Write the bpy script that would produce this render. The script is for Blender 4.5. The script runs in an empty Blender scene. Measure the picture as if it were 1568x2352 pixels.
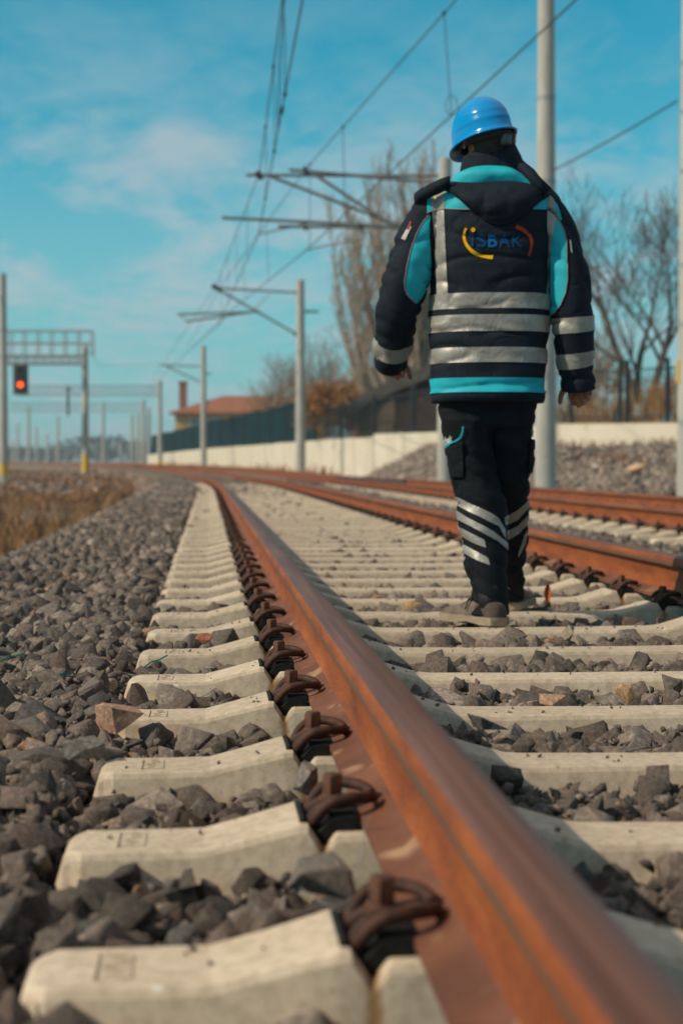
import bpy, bmesh, math, random
import numpy as np
from mathutils import Vector, Matrix, noise
from mathutils.bvhtree import BVHTree

random.seed(7)
RNG = np.random.default_rng(11)
SC = bpy.context.scene
COL = SC.collection

# ------------------------------------------------------------------ camera maths
FPX = 3750.0                       # focal length in units of a 1568 x 2352 picture
VPX, HZY = 477.0, 1070.0           # where the straight track vanishes
CAM = Vector((0.0, 0.0, 0.54))
YAW = math.atan((784 - VPX) / FPX)
PIT = math.atan((1176 - HZY) / FPX)
FW = Vector((math.sin(YAW) * math.cos(PIT), math.cos(YAW) * math.cos(PIT), -math.sin(PIT)))
RT = Vector((math.cos(YAW), -math.sin(YAW), 0.0))
UP = RT.cross(FW)


def P(x, y, Z):
    """World point seen at picture position x, y at depth Z."""
    return CAM + Z * (FW + RT * ((x - 784) / FPX) + UP * ((1176 - y) / FPX))


def G(x, y, z):
    d = FW + RT * ((x - 784) / FPX) + UP * ((1176 - y) / FPX)
    return CAM + d * ((z - CAM.z) / d.z)


# ------------------------------------------------------------------ curves of the railway
def bend(Y):
    return -((Y - 30.0) ** 2) / 1150.0 if Y > 30 else 0.0


def rise(Y):
    return float(np.interp(Y, [55, 100, 150, 200, 400, 1000, 3000], [0, .33, .57, .72, 1.4, 3.2, 7.0]))


def cr(xs, ys, x):
    """Catmull-Rom interpolation of ys over increasing xs."""
    n = len(xs)
    if x <= xs[0]:
        return ys[0]
    if x >= xs[-1]:
        return ys[-1]
    i = max(j for j in range(n - 1) if xs[j] <= x)
    h = xs[i + 1] - xs[i]
    t = (x - xs[i]) / h

    def m(k):
        a, b = max(k - 1, 0), min(k + 1, n - 1)
        return (ys[b] - ys[a]) / (xs[b] - xs[a])
    m0, m1 = m(i) * h, m(i + 1) * h
    return ((2 * t**3 - 3 * t**2 + 1) * ys[i] + (t**3 - 2 * t**2 + t) * m0
            + (-2 * t**3 + 3 * t**2) * ys[i + 1] + (t**3 - t**2) * m1)


# ------------------------------------------------------------------ mesh builder
class MB:
    def __init__(self):
        self.v, self.f, self.m = [], [], []

    def add(self, verts, faces, mi=0):
        o = len(self.v)
        self.v += [tuple(p) for p in verts]
        self.f += [tuple(i + o for i in f) for f in faces]
        self.m += [mi] * len(faces)
        return self

    def box(self, lo, hi, mi=0):
        (a, b, c), (d, e, f) = lo, hi
        return self.add([(a, b, c), (d, b, c), (d, e, c), (a, e, c), (a, b, f), (d, b, f), (d, e, f), (a, e, f)],
                        [(0, 3, 2, 1), (4, 5, 6, 7), (0, 1, 5, 4), (1, 2, 6, 5), (2, 3, 7, 6), (3, 0, 4, 7)], mi)

    def bar(self, p, q, w, h=None, mi=0):
        """Rectangular bar from p to q."""
        p, q = Vector(p), Vector(q)
        h = h or w
        d = (q - p).normalized()
        s = d.cross(Vector((0, 0, 1)))
        if s.length < .05:
            s = Vector((1, 0, 0))
        s.normalize()
        u = s.cross(d)
        vs = []
        for c in (p, q):
            for a, b in ((-1, -1), (1, -1), (1, 1), (-1, 1)):
                vs.append(c + s * (a * w / 2) + u * (b * h / 2))
        return self.add(vs, [(0, 1, 2, 3), (7, 6, 5, 4), (0, 4, 5, 1), (1, 5, 6, 2), (2, 6, 7, 3), (3, 7, 4, 0)], mi)

    def tube(self, pts, rad, n=8, mi=0, caps=True, flat=None):
        """Tube along pts; rad a number or list; flat = list of (rx, ry) with fixed axes x, y."""
        pts = [Vector(p) for p in pts]
        k = len(pts)
        rads = rad if isinstance(rad, (list, tuple)) else [rad] * k
        vs = []
        T = [(pts[min(i + 1, k - 1)] - pts[max(i - 1, 0)]).normalized() for i in range(k)]
        r0 = Vector((0, 0, 1)).cross(T[0])
        if r0.length < .35:
            r0 = Vector((1, 0, 0))
        r0.normalize()
        for i in range(k):
            r0 = (r0 - T[i] * r0.dot(T[i])).normalized()
            u = T[i].cross(r0)
            ra = rads[i]
            rx, ry = ra if isinstance(ra, (tuple, list)) else (ra, ra)
            for j in range(n):
                a = 2 * math.pi * j / n
                vs.append(pts[i] + r0 * (math.cos(a) * rx) + u * (math.sin(a) * ry))
        fs = []
        for i in range(k - 1):
            for j in range(n):
                b = (j + 1) % n
                fs.append((i * n + j, i * n + b, (i + 1) * n + b, (i + 1) * n + j))
        if caps:
            fs.append(tuple(range(n - 1, -1, -1)))
            fs.append(tuple(range((k - 1) * n, k * n)))
        return self.add(vs, fs, mi)

    def cyl(self, c, r, h, n=16, mi=0, r2=None):
        c = Vector(c)
        return self.tube([c, c + Vector((0, 0, h))], [r, r if r2 is None else r2], n, mi)

    def grid(self, rows, mi=0, closed=False, cap0=False, cap1=False, flip=False):
        n = len(rows[0])
        vs = [p for r in rows for p in r]
        fs = []
        for i in range(len(rows) - 1):
            for j in range(n if closed else n - 1):
                b = (j + 1) % n
                q = (i * n + j, i * n + b, (i + 1) * n + b, (i + 1) * n + j)
                fs.append(q[::-1] if flip else q)
        if cap0:
            fs.append(tuple(range(n))[::(1 if flip else -1)])
        if cap1:
            fs.append(tuple(range((len(rows) - 1) * n, len(rows) * n))[::(-1 if flip else 1)])
        return self.add(vs, fs, mi)

    def ball(self, c, r, nu=16, nv=10, mi=0):
        c = Vector(c)
        rr = r if isinstance(r, (tuple, list)) else (r, r, r)
        rows = []
        for i in range(nv + 1):
            a = -math.pi / 2 + math.pi * i / nv
            ca = max(math.cos(a), 1e-3)
            rows.append([c + Vector((rr[0] * ca * math.cos(2 * math.pi * j / nu), rr[1] * ca * math.sin(2 * math.pi * j / nu), rr[2] * math.sin(a)))
                         for j in range(nu)])
        return self.grid(rows, mi, closed=True, cap0=True, cap1=True)

    def mesh(self, name, origin=(0, 0, 0), mats=(), smooth=None):
        me = bpy.data.meshes.new(name)
        o = Vector(origin)
        me.from_pydata([(a - o.x, b - o.y, c - o.z) for a, b, c in self.v], [], self.f)
        for m in mats:
            me.materials.append(m)
        if len(mats) > 1:
            me.polygons.foreach_set('material_index', self.m)
        if smooth is not None:
            me.polygons.foreach_set('use_smooth', [True] * len(me.polygons))
            if smooth < 179:
                me.set_sharp_from_angle(angle=math.radians(smooth))
        me.update()
        return me

    def build(self, name, mats, parent=None, origin=(0, 0, 0), smooth=None):
        """One object. A child keeps the coordinates of its parent's origin."""
        mats = mats if isinstance(mats, (list, tuple)) else [mats]
        ob = bpy.data.objects.new(name, self.mesh(name, origin, mats, smooth))
        COL.objects.link(ob)
        if parent is None:
            ob.location = origin
        else:
            ob.parent = parent
        return ob


def tag(o, label=None, cat=None, group=None, kind=None):
    if label:
        o['label'] = label
    if cat:
        o['category'] = cat
    if group:
        o['group'] = group
    if kind:
        o['kind'] = kind
    return o


def empty(name, loc, label, cat, group=None, rz=0.0):
    o = bpy.data.objects.new(name, None)
    o.empty_display_size = .2
    COL.objects.link(o)
    o.location = loc
    o.rotation_euler.z = rz
    return tag(o, label, cat, group)


def copy_tree(o, parent=None):
    c = o.copy()
    COL.objects.link(c)
    c.parent = parent
    for ch in list(o.children):
        copy_tree(ch, c)
    return c


# ------------------------------------------------------------------ materials
def _n(nt, t, **kw):
    n = nt.nodes.new(t)
    for k, v in kw.items():
        setattr(n, k, v)
    return n


def ramp(nt, fac, stops):
    r = _n(nt, 'ShaderNodeValToRGB')
    while len(r.color_ramp.elements) < len(stops):
        r.color_ramp.elements.new(0.5)
    for e, (p, c) in zip(r.color_ramp.elements, stops):
        e.position = p
        e.color = (*c, 1) if len(c) == 3 else c
    nt.links.new(fac, r.inputs[0])
    return r.outputs[0]


def math_node(nt, op, a, b=None, c=None):
    m = _n(nt, 'ShaderNodeMath', operation=op)
    for i, s in enumerate((a, b, c)):
        if s is None:
            continue
        if isinstance(s, (int, float)):
            m.inputs[i].default_value = s
        else:
            nt.links.new(s, m.inputs[i])
    return m.outputs[0]


def mixc(nt, fac, a, b, blend='MIX'):
    m = _n(nt, 'ShaderNodeMix', data_type='RGBA', blend_type=blend)
    for idx, s in ((0, fac), (6, a), (7, b)):
        if isinstance(s, (int, float)):
            m.inputs[idx].default_value = s
        elif isinstance(s, tuple):
            m.inputs[idx].default_value = (*s, 1)
        else:
            nt.links.new(s, m.inputs[idx])
    return m.outputs[2]


def tex(nt, co, scale, detail=4.0, rough=.55, dist=0.0):
    t = _n(nt, 'ShaderNodeTexNoise')
    t.inputs['Scale'].default_value = scale
    t.inputs['Detail'].default_value = detail
    t.inputs['Roughness'].default_value = rough
    t.inputs['Distortion'].default_value = dist
    nt.links.new(co, t.inputs['Vector'])
    return t.outputs['Fac']


def coords(nt, which='Object', scale=None):
    c = _n(nt, 'ShaderNodeTexCoord').outputs[which]
    if scale:
        m = _n(nt, 'ShaderNodeMapping')
        m.inputs['Scale'].default_value = scale
        nt.links.new(c, m.inputs['Vector'])
        c = m.outputs[0]
    return c


def bump(nt, bsdf, h, strength=.3, dist=.01):
    b = _n(nt, 'ShaderNodeBump')
    b.inputs['Strength'].default_value = strength
    b.inputs['Distance'].default_value = dist
    nt.links.new(h, b.inputs['Height'])
    nt.links.new(b.outputs[0], bsdf.inputs['Normal'])


def new_mat(name):
    m = bpy.data.materials.new(name)
    m.use_nodes = True
    nt = m.node_tree
    return m, nt, nt.nodes['Principled BSDF']


def mat(name, c1, c2=None, scale=8.0, rough=.75, metal=0.0, bs=0.0, bscale=60.0, bdist=.004, c3=None, s3=40.0, stretch=None, sheen=0.0, lo=.35, hi=.65, spec=None, ridge=False):
    """Two-tone noise material, optional third speckle colour and bump."""
    m, nt, b = new_mat(name)
    b.inputs['Roughness'].default_value = rough
    b.inputs['Metallic'].default_value = metal
    if spec is not None:
        b.inputs['Specular IOR Level'].default_value = spec
    if sheen:
        b.inputs['Sheen Weight'].default_value = sheen
    co = coords(nt, 'Object', stretch)
    col = ramp(nt, tex(nt, co, scale), [(lo, c1), (hi, c2 or c1)])
    if c3:
        sp = ramp(nt, tex(nt, co, s3, 2), [(.62, (0, 0, 0)), (.72, (1, 1, 1))])
        col = mixc(nt, sp, col, c3)
    nt.links.new(col, b.inputs['Base Color'])
    if bs:
        h = tex(nt, co, bscale, 5)
        if ridge:                              # crisp cloth creases
            h = math_node(nt, 'ABSOLUTE', math_node(nt, 'SUBTRACT', tex(nt, co, bscale, 3, .5, .8), .5))
            h = math_node(nt, 'MINIMUM', math_node(nt, 'MULTIPLY', h, 5.0), .5)
            h = math_node(nt, 'ADD', h, math_node(nt, 'MULTIPLY', tex(nt, co, bscale * 5, 3), .25))
        bump(nt, b, h, bs, bdist)
    return m


M = {}


def make_materials():
    # concrete of the sleepers: blotches, pores, chipped white spots, rust runs below the screw grooves
    m, nt, b = new_mat('sleeper_concrete')
    oc = coords(nt)
    oi = _n(nt, 'ShaderNodeObjectInfo').outputs['Random']
    sh = _n(nt, 'ShaderNodeVectorMath', operation='ADD')      # every sleeper its own blotches
    nt.links.new(oc, sh.inputs[0])
    cx_ = _n(nt, 'ShaderNodeCombineXYZ')
    nt.links.new(math_node(nt, 'MULTIPLY', oi, 37.0), cx_.inputs[0])
    nt.links.new(math_node(nt, 'MULTIPLY', oi, 91.0), cx_.inputs[1])
    nt.links.new(cx_.outputs[0], sh.inputs[1])
    co = sh.outputs[0]
    base = ramp(nt, tex(nt, co, 7, 5), [(.3, (.49, .405, .31)), (.52, (.55, .46, .36)), (.75, (.605, .515, .41))])
    fine = ramp(nt, tex(nt, co, 55, 4), [(.35, (.80, .78, .74)), (.6, (1.04, 1.03, 1.02))])
    col = mixc(nt, 1.0, base, fine, 'MULTIPLY')
    pore = ramp(nt, tex(nt, co, 130, 2), [(.66, (0, 0, 0)), (.72, (1, 1, 1))])
    col = mixc(nt, math_node(nt, 'MULTIPLY', pore, .7), col, (.20, .18, .15))
    chip = ramp(nt, tex(nt, co, 17, 3, .6), [(.70, (0, 0, 0)), (.735, (1, 1, 1))])
    col = mixc(nt, math_node(nt, 'MULTIPLY', chip, .7), col, (.72, .70, .66))
    sep = _n(nt, 'ShaderNodeSeparateXYZ')
    nt.links.new(oc, sep.inputs[0])
    ax = math_node(nt, 'ABSOLUTE', sep.outputs[0])
    wob = math_node(nt, 'MULTIPLY', math_node(nt, 'SUBTRACT', tex(nt, co, 22, 2), .5), .03)
    stain = None
    for gx in (.867, .639):
        d = math_node(nt, 'ABSOLUTE', math_node(nt, 'ADD', math_node(nt, 'SUBTRACT', ax, gx), wob))
        s = math_node(nt, 'SUBTRACT', 1.0, math_node(nt, 'MULTIPLY', d, 75.0))
        s = math_node(nt, 'MAXIMUM', s, 0.0)
        stain = s if stain is None else math_node(nt, 'MAXIMUM', stain, s)
    low = math_node(nt, 'LESS_THAN', sep.outputs[2], .018)
    stain = math_node(nt, 'MULTIPLY', stain, low)
    stain = math_node(nt, 'MINIMUM', math_node(nt, 'MULTIPLY', stain, 1.2), .85)
    col = mixc(nt, stain, col, (.26, .125, .035))
    dirt = ramp(nt, tex(nt, co, 11, 5, .7), [(.58, (0, 0, 0)), (.72, (1, 1, 1))])
    col = mixc(nt, math_node(nt, 'MULTIPLY', dirt, .28), col, (.30, .24, .17))
    tone = math_node(nt, 'ADD', .88, math_node(nt, 'MULTIPLY', math_node(nt, 'FRACT', math_node(nt, 'MULTIPLY', oi, 7.0)), .2))
    tcol = _n(nt, 'ShaderNodeCombineXYZ')
    for k_ in range(3):
        nt.links.new(tone, tcol.inputs[k_])
    col = mixc(nt, 1.0, col, tcol.outputs[0], 'MULTIPLY')
    nt.links.new(col, b.inputs['Base Color'])
    b.inputs['Roughness'].default_value = .85
    bump(nt, b, tex(nt, co, 240, 5, .7), .22, .002)
    M['sleeper'] = m

    # rusty rail: side rust with a dark uneven band low on the head's side, brown worn head
    m, nt, b = new_mat('rail_rust')
    co = coords(nt)
    st = coords(nt, 'Object', (3.0, .55, 3.0))
    base = ramp(nt, tex(nt, st, 5, 6, .6), [(.3, (.155, .035, .008)), (.5, (.275, .066, .011)), (.72, (.365, .10, .016))])
    fine = ramp(nt, tex(nt, co, 160, 4), [(.35, (.66, .62, .58)), (.65, (1.2, 1.18, 1.15))])
    col = mixc(nt, 1.0, base, fine, 'MULTIPLY')
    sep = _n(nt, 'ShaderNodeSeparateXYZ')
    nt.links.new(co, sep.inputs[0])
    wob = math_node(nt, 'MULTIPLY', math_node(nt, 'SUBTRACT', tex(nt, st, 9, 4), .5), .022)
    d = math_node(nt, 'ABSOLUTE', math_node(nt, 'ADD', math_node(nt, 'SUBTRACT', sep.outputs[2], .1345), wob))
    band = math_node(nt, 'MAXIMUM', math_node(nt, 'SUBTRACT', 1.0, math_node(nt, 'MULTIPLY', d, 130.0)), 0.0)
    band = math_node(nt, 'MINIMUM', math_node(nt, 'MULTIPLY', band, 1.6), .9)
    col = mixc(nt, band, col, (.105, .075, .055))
    pale = ramp(nt, tex(nt, co, 6.5, 6, .7), [(.66, (0, 0, 0)), (.75, (1, 1, 1))])
    col = mixc(nt, math_node(nt, 'MULTIPLY', pale, .32), col, (.36, .24, .14))
    dark = ramp(nt, tex(nt, co, 34, 4, .7), [(.64, (0, 0, 0)), (.74, (1, 1, 1))])
    col = mixc(nt, math_node(nt, 'MULTIPLY', dark, .45), col, (.10, .045, .025))
    nt.links.new(col, b.inputs['Base Color'])
    b.inputs['Roughness'].default_value = .72
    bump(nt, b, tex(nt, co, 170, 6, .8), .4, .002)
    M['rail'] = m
    m, nt, b = new_mat('rail_head')
    co = coords(nt)
    st = coords(nt, 'Object', (26.0, .35, 8.0))
    base = ramp(nt, tex(nt, st, 3.0, 5), [(.3, (.090, .031, .014)), (.5, (.145, .053, .025)), (.7, (.20, .088, .052))])
    fine = ramp(nt, tex(nt, co, 120, 3), [(.35, (.86, .85, .84)), (.65, (1.08, 1.07, 1.06))])
    nt.links.new(mixc(nt, 1.0, base, fine, 'MULTIPLY'), b.inputs['Base Color'])
    b.inputs['Metallic'].default_value = .12
    b.inputs['Roughness'].default_value = .48
    bump(nt, b, tex(nt, co, 260, 4), .12, .001)
    M['rail_head'] = m
    M['rail_foot'] = mat('rail_foot_rust', (.115, .040, .021), (.185, .070, .036), 7, .78, bs=.5, bscale=120, bdist=.003, c3=(.36, .22, .13), s3=9)
    M['clip'] = mat('clip_rust', (.024, .010, .007), (.072, .025, .013), 60, .75, bs=.35, bscale=420, bdist=.0012, metal=.1)
    M['bolt'] = mat('bolt_rust', (.035, .014, .009), (.12, .040, .017), 70, .75, bs=.35, bscale=380, bdist=.0012)
    M['plate'] = mat('black_plastic', (.008, .009, .009), (.018, .019, .019), 40, .75, c3=(.04, .045, .035), s3=90, spec=.15)
    M['pad'] = mat('rubber_pad', (.02, .02, .02), None, rough=.8)

    # ballast: tint per stone, mineral mottling, dust
    m, nt, b = new_mat('ballast_stone')
    co = coords(nt)
    at = _n(nt, 'ShaderNodeAttribute', attribute_name='stone_tint').outputs['Color']
    mot = ramp(nt, tex(nt, co, 95, 6, .7), [(.3, (.52, .52, .55)), (.5, (.98, .97, .96)), (.68, (1.75, 1.66, 1.55))])
    col = mixc(nt, 1.0, at, mot, 'MULTIPLY')
    vein = ramp(nt, tex(nt, co, 38, 4, .6, 1.2), [(.62, (0, 0, 0)), (.72, (1, 1, 1))])
    col = mixc(nt, math_node(nt, 'MULTIPLY', vein, .4), col, (.30, .26, .21))
    nt.links.new(col, b.inputs['Base Color'])
    b.inputs['Roughness'].default_value = .88
    bump(nt, b, tex(nt, co, 110, 7, .8), .9, .009)
    M['stone'] = m

    M['ground'] = mat('ballast_bed', (.07, .06, .052), (.15, .13, .115), 3.0, .95, bs=.6, bscale=18, bdist=.05, c3=(.2, .17, .15), s3=30)
    m, nt, b = new_mat('terrain')
    co = coords(nt)
    col = ramp(nt, tex(nt, co, .12, 6, .65), [(.35, (.14, .095, .055)), (.5, (.19, .14, .09)), (.62, (.22, .175, .13))])
    col = mixc(nt, .6, col, ramp(nt, tex(nt, co, 6, 5, .7), [(.35, (.11, .08, .06)), (.65, (.25, .20, .155))]))
    nt.links.new(col, b.inputs['Base Color'])
    b.inputs['Roughness'].default_value = .95
    bump(nt, b, tex(nt, co, 9, 5), .6, .08)
    M['terrain'] = m
    M['grass'] = mat('dry_grass', (.17, .082, .032), (.27, .145, .065), 3, .85)
    M['reed'] = mat('dry_reed', (.30, .155, .05), (.42, .25, .10), 3, .85)
    M['mast'] = mat('mast_concrete', (.37, .355, .325), (.47, .455, .42), 3.5, .85, bs=.2, bscale=50, bdist=.004, c3=(.28, .27, .25), s3=14, stretch=(1, 1, .3))
    M['steel'] = mat('galvanised_steel', (.13, .13, .13), (.20, .20, .195), 12, .55, metal=.3)
    M['steel_pale'] = mat('pale_steel', (.27, .28, .29), (.36, .37, .38), 12, .6, metal=.2)
    M['wire'] = mat('wire_metal', (.05, .05, .052), (.09, .09, .09), 12, .5, metal=.4)
    M['insul'] = mat('insulator', (.20, .10, .06), (.27, .14, .09), 30, .4)
    M['yellow'] = mat('yellow_paint', (.62, .36, .03), (.72, .45, .06), 12, .6)
    M['black'] = mat('matt_black', (.012, .013, .014), (.03, .03, .032), 12, .6)
    M['wall'] = mat('wall_concrete', (.60, .53, .42), (.70, .63, .52), .9, .9, bs=.2, bscale=20, bdist=.01, c3=(.42, .37, .29), s3=3.0, stretch=(1, 1, .35))
    M['greenfence'] = mat('green_fence_sheet', (.005, .024, .034), (.010, .036, .048), 1.5, .8, spec=.1)
    M['fence'] = mat('dark_fence_paint', (.018, .022, .026), (.03, .034, .038), 6, .55)
    M['roof'] = mat('roof_tiles', (.22, .075, .035), (.33, .12, .06), 2.0, .85, bs=.7, bscale=9, bdist=.05, c3=(.15, .06, .035), s3=9)
    M['ochre'] = mat('ochre_render', (.55, .33, .13), (.64, .40, .18), 1.5, .85)
    M['brick'] = mat('chimney_brick', (.27, .11, .06), (.35, .15, .09), 6, .9)
    M['glass'] = mat('window_glass', (.10, .14, .17), (.16, .21, .24), 2, .15)
    M['shed'] = mat('shed_boards', (.026, .017, .013), (.060, .038, .027), 3, .95, spec=.1)
    M['shedroof'] = mat('shed_roofing', (.020, .018, .018), (.045, .038, .034), 3, .95, bs=.4, bscale=10, bdist=.04)
    M['bark_dark'] = mat('dark_bark', (.075, .052, .040), (.125, .09, .068), 5, .9)
    M['bark_tan'] = mat('tan_bark', (.32, .24, .175), (.44, .34, .26), 5, .9)
    M['bark_mid'] = mat('brown_bark', (.23, .165, .12), (.33, .24, .175), 5, .9)
    M['leaf_rust'] = mat('rust_leaves', (.24, .095, .025), (.42, .19, .05), 2.2, .8)
    M['leaf_dark'] = mat('brown_leaves', (.075, .042, .028), (.15, .085, .05), 2.2, .8)
    M['leaf_orange'] = mat('orange_brown_leaves', (.17, .075, .032), (.29, .135, .055), 2.2, .8)
    M['wood_far'] = mat('far_crowns', (.055, .065, .07), (.11, .115, .115), .15, .9)

    # clothing
    M['navy'] = mat('navy_cloth', (.0050, .0100, .0185), (.0080, .0150, .0260), 14, .82, bs=.30, bscale=5.5, bdist=.016, ridge=True, spec=.22)
    M['trouser'] = mat('trouser_cloth', (.0042, .0062, .0092), (.0066, .0092, .0130), 14, .85, bs=.38, bscale=5.5, bdist=.018, ridge=True, spec=.2)
    M['teal'] = mat('turquoise_cloth', (.0, .36, .47), (.0, .42, .52), 10, .7, bs=.35, bscale=20, bdist=.010)
    M['silver'] = mat('reflective_tape', (.27, .255, .23), (.36, .345, .32), 16, .5, bs=.32, bscale=8, bdist=.010, ridge=True, metal=.25)
    M['piping'] = mat('grey_piping', (.20, .17, .15), None, rough=.7)
    M['helmet'] = mat('blue_plastic', (.0, .25, .62), (.0, .27, .66), 3, .17)
    M['strap'] = mat('dark_webbing', (.01, .01, .011), (.02, .02, .02), 60, .7)
    M['greyplastic'] = mat('grey_plastic', (.055, .065, .068), (.085, .10, .10), 30, .35)
    M['skin'] = mat('skin', (.30, .135, .085), (.40, .19, .12), 24, .5, bs=.1, bscale=300, bdist=.001)
    M['hair'] = mat('black_hair', (.008, .007, .006), (.022, .017, .014), 90, .6, bs=.8, bscale=260, bdist=.004, stretch=(1, 1, .25))
    M['shoe'] = mat('dusty_shoe', (.095, .072, .058), (.17, .135, .105), 24, .85, bs=.4, bscale=260, bdist=.002, c3=(.06, .05, .045), s3=30)
    M['sole'] = mat('shoe_sole', (.24, .195, .14), (.34, .28, .205), 24, .85, bs=.3, bscale=120, bdist=.003)
    M['shoe_dark'] = mat('dark_shoe_panel', (.050, .038, .031), (.085, .066, .052), 24, .85, bs=.4, bscale=260, bdist=.002)
    M['lace'] = mat('dark_lace', (.03, .026, .024), None, rough=.8)
    M['blue_print'] = mat('blue_print', (.002, .050, .155), (.003, .060, .18), 20, .9, spec=.1)
    M['bright_blue'] = mat('bright_blue_print', (.004, .10, .29), (.005, .115, .33), 20, .9, spec=.1)
    M['gold'] = mat('yellow_print', (.70, .36, .008), (.78, .42, .012), 20, .9, spec=.1)
    M['red'] = mat('red_print', (.38, .05, .025), (.46, .07, .03), 20, .9, spec=.1)
    M['white'] = mat('white_print', (.55, .55, .53), (.65, .65, .63), 20, .6)
    M['badge'] = mat('grey_badge', (.40, .39, .37), (.47, .46, .44), 20, .6)
    M['twine'] = mat('green_twine', (.01, .16, .13), (.02, .22, .18), 30, .6)
    M['orangeleaf'] = mat('dry_leaf', (.36, .085, .015), (.45, .13, .03), 60, .7)
    m, nt, b = new_mat('signal_red_light')
    b.inputs['Base Color'].default_value = (.8, .06, .01, 1)
    b.inputs['Emission Color'].default_value = (1, .085, .012, 1)
    b.inputs['Emission Strength'].default_value = 2.6
    M['redlamp'] = m
    M['lamp_off'] = mat('dark_lens', (.012, .014, .016), None, rough=.2)


make_materials()
# ------------------------------------------------------------------ camera, sun, sky
cam = bpy.data.cameras.new('camera')
cam.sensor_fit = 'VERTICAL'
cam.sensor_height = 36.0
cam.sensor_width = 24.0
cam.lens = FPX / 2352 * 36.0
cam.clip_start = .05
cam.clip_end = 6000
cam.dof.use_dof = True
cam.dof.focus_distance = 4.0
cam.dof.aperture_fstop = 3.9
co_ = bpy.data.objects.new('camera', cam)
COL.objects.link(co_)
co_.matrix_world = Matrix(((RT.x, UP.x, -FW.x, CAM.x), (RT.y, UP.y, -FW.y, CAM.y), (RT.z, UP.z, -FW.z, CAM.z), (0, 0, 0, 1)))
SC.camera = co_

SUN_EL, SUN_BACK = math.radians(39), math.radians(16)      # sun from the left, a little behind the camera
sdir = Vector((-math.cos(SUN_BACK) * math.cos(SUN_EL), -math.sin(SUN_BACK) * math.cos(SUN_EL), math.sin(SUN_EL)))
sun = bpy.data.lights.new('sun', 'SUN')
sun.energy = 3.7
sun.angle = math.radians(.53)
sun.color = (1.0, .84, .63)
so = bpy.data.objects.new('sun', sun)
COL.objects.link(so)
so.rotation_euler = sdir.to_track_quat('Z', 'Y').to_euler()

W = bpy.data.worlds.new('World')
SC.world = W
W.use_nodes = True
nt = W.node_tree
bg = nt.nodes['Background']
sky = _n(nt, 'ShaderNodeTexSky', sky_type='NISHITA')
sky.sun_disc = False
sky.sun_elevation = SUN_EL
sky.sun_rotation = math.atan2(sdir.x, sdir.y)
sky.air_density = 1.0
sky.dust_density = .6
sky.ozone_density = 2.0
gc = _n(nt, 'ShaderNodeTexCoord').outputs['Generated']
# the teal grade of the day: the blue sky itself is tinted, thin cloud sheets lie over it
tinted = mixc(nt, 1.0, sky.outputs[0], (.0, .98, .98), 'MULTIPLY')
sepw = _n(nt, 'ShaderNodeSeparateXYZ')
nt.links.new(gc, sepw.inputs[0])
# project the direction on a cloud layer far above
inv = math_node(nt, 'DIVIDE', 1.0, math_node(nt, 'ADD', math_node(nt, 'MAXIMUM', sepw.outputs[2], 0.0), .12))
comb = _n(nt, 'ShaderNodeCombineXYZ')
nt.links.new(math_node(nt, 'MULTIPLY', sepw.outputs[0], inv), comb.inputs[0])
nt.links.new(math_node(nt, 'MULTIPLY', sepw.outputs[1], inv), comb.inputs[1])
mpw = _n(nt, 'ShaderNodeMapping')
mpw.inputs['Scale'].default_value = (1.6, 1.1, 1.0)
mpw.inputs['Rotation'].default_value = (0, 0, .35)
mpw.inputs['Location'].default_value = (3.1, 1.7, 0)
nt.links.new(comb.outputs[0], mpw.inputs[0])
n1 = tex(nt, mpw.outputs[0], 1.4, 7, .58, .6)
n2 = tex(nt, mpw.outputs[0], 7.0, 5, .6, .3)
nn = math_node(nt, 'ADD', math_node(nt, 'MULTIPLY', n1, .72), math_node(nt, 'MULTIPLY', n2, .28))
cl = ramp(nt, nn, [(.43, (0, 0, 0)), (.58, (1, 1, 1))])
# less cloud towards the zenith
up = math_node(nt, 'MULTIPLY', math_node(nt, 'SUBTRACT', .305, sepw.outputs[2]), 5.2)
up = math_node(nt, 'MINIMUM', math_node(nt, 'MAXIMUM', up, .03), .92)
cov = math_node(nt, 'MULTIPLY', math_node(nt, 'ADD', math_node(nt, 'MULTIPLY', cl, .72), .28), up)
skyc = mixc(nt, cov, tinted, (3.7, 4.9, 5.4))
# one soft pinkish cloud, upper left
cdir = (P(385, 345, 1.0) - CAM).normalized()
dotn = _n(nt, 'ShaderNodeVectorMath', operation='DISTANCE')
sc_ = _n(nt, 'ShaderNodeMapping')
sc_.inputs['Scale'].default_value = (1, 1, 1.45)
nt.links.new(gc, sc_.inputs[0])
nt.links.new(sc_.outputs[0], dotn.inputs[0])
dotn.inputs[1].default_value = (cdir.x, cdir.y, cdir.z * 1.45)
puff = math_node(nt, 'SUBTRACT', 1.0, math_node(nt, 'MULTIPLY', dotn.outputs['Value'], 23.0))
puff = math_node(nt, 'ADD', puff, math_node(nt, 'MULTIPLY', math_node(nt, 'SUBTRACT', tex(nt, gc, 26, 5, .55, .4), .5), 1.5))
puff = ramp(nt, puff, [(.12, (0, 0, 0)), (.75, (1, 1, 1))])
skyc = mixc(nt, math_node(nt, 'MULTIPLY', puff, .42), skyc, (5.4, 5.3, 5.4))
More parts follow.
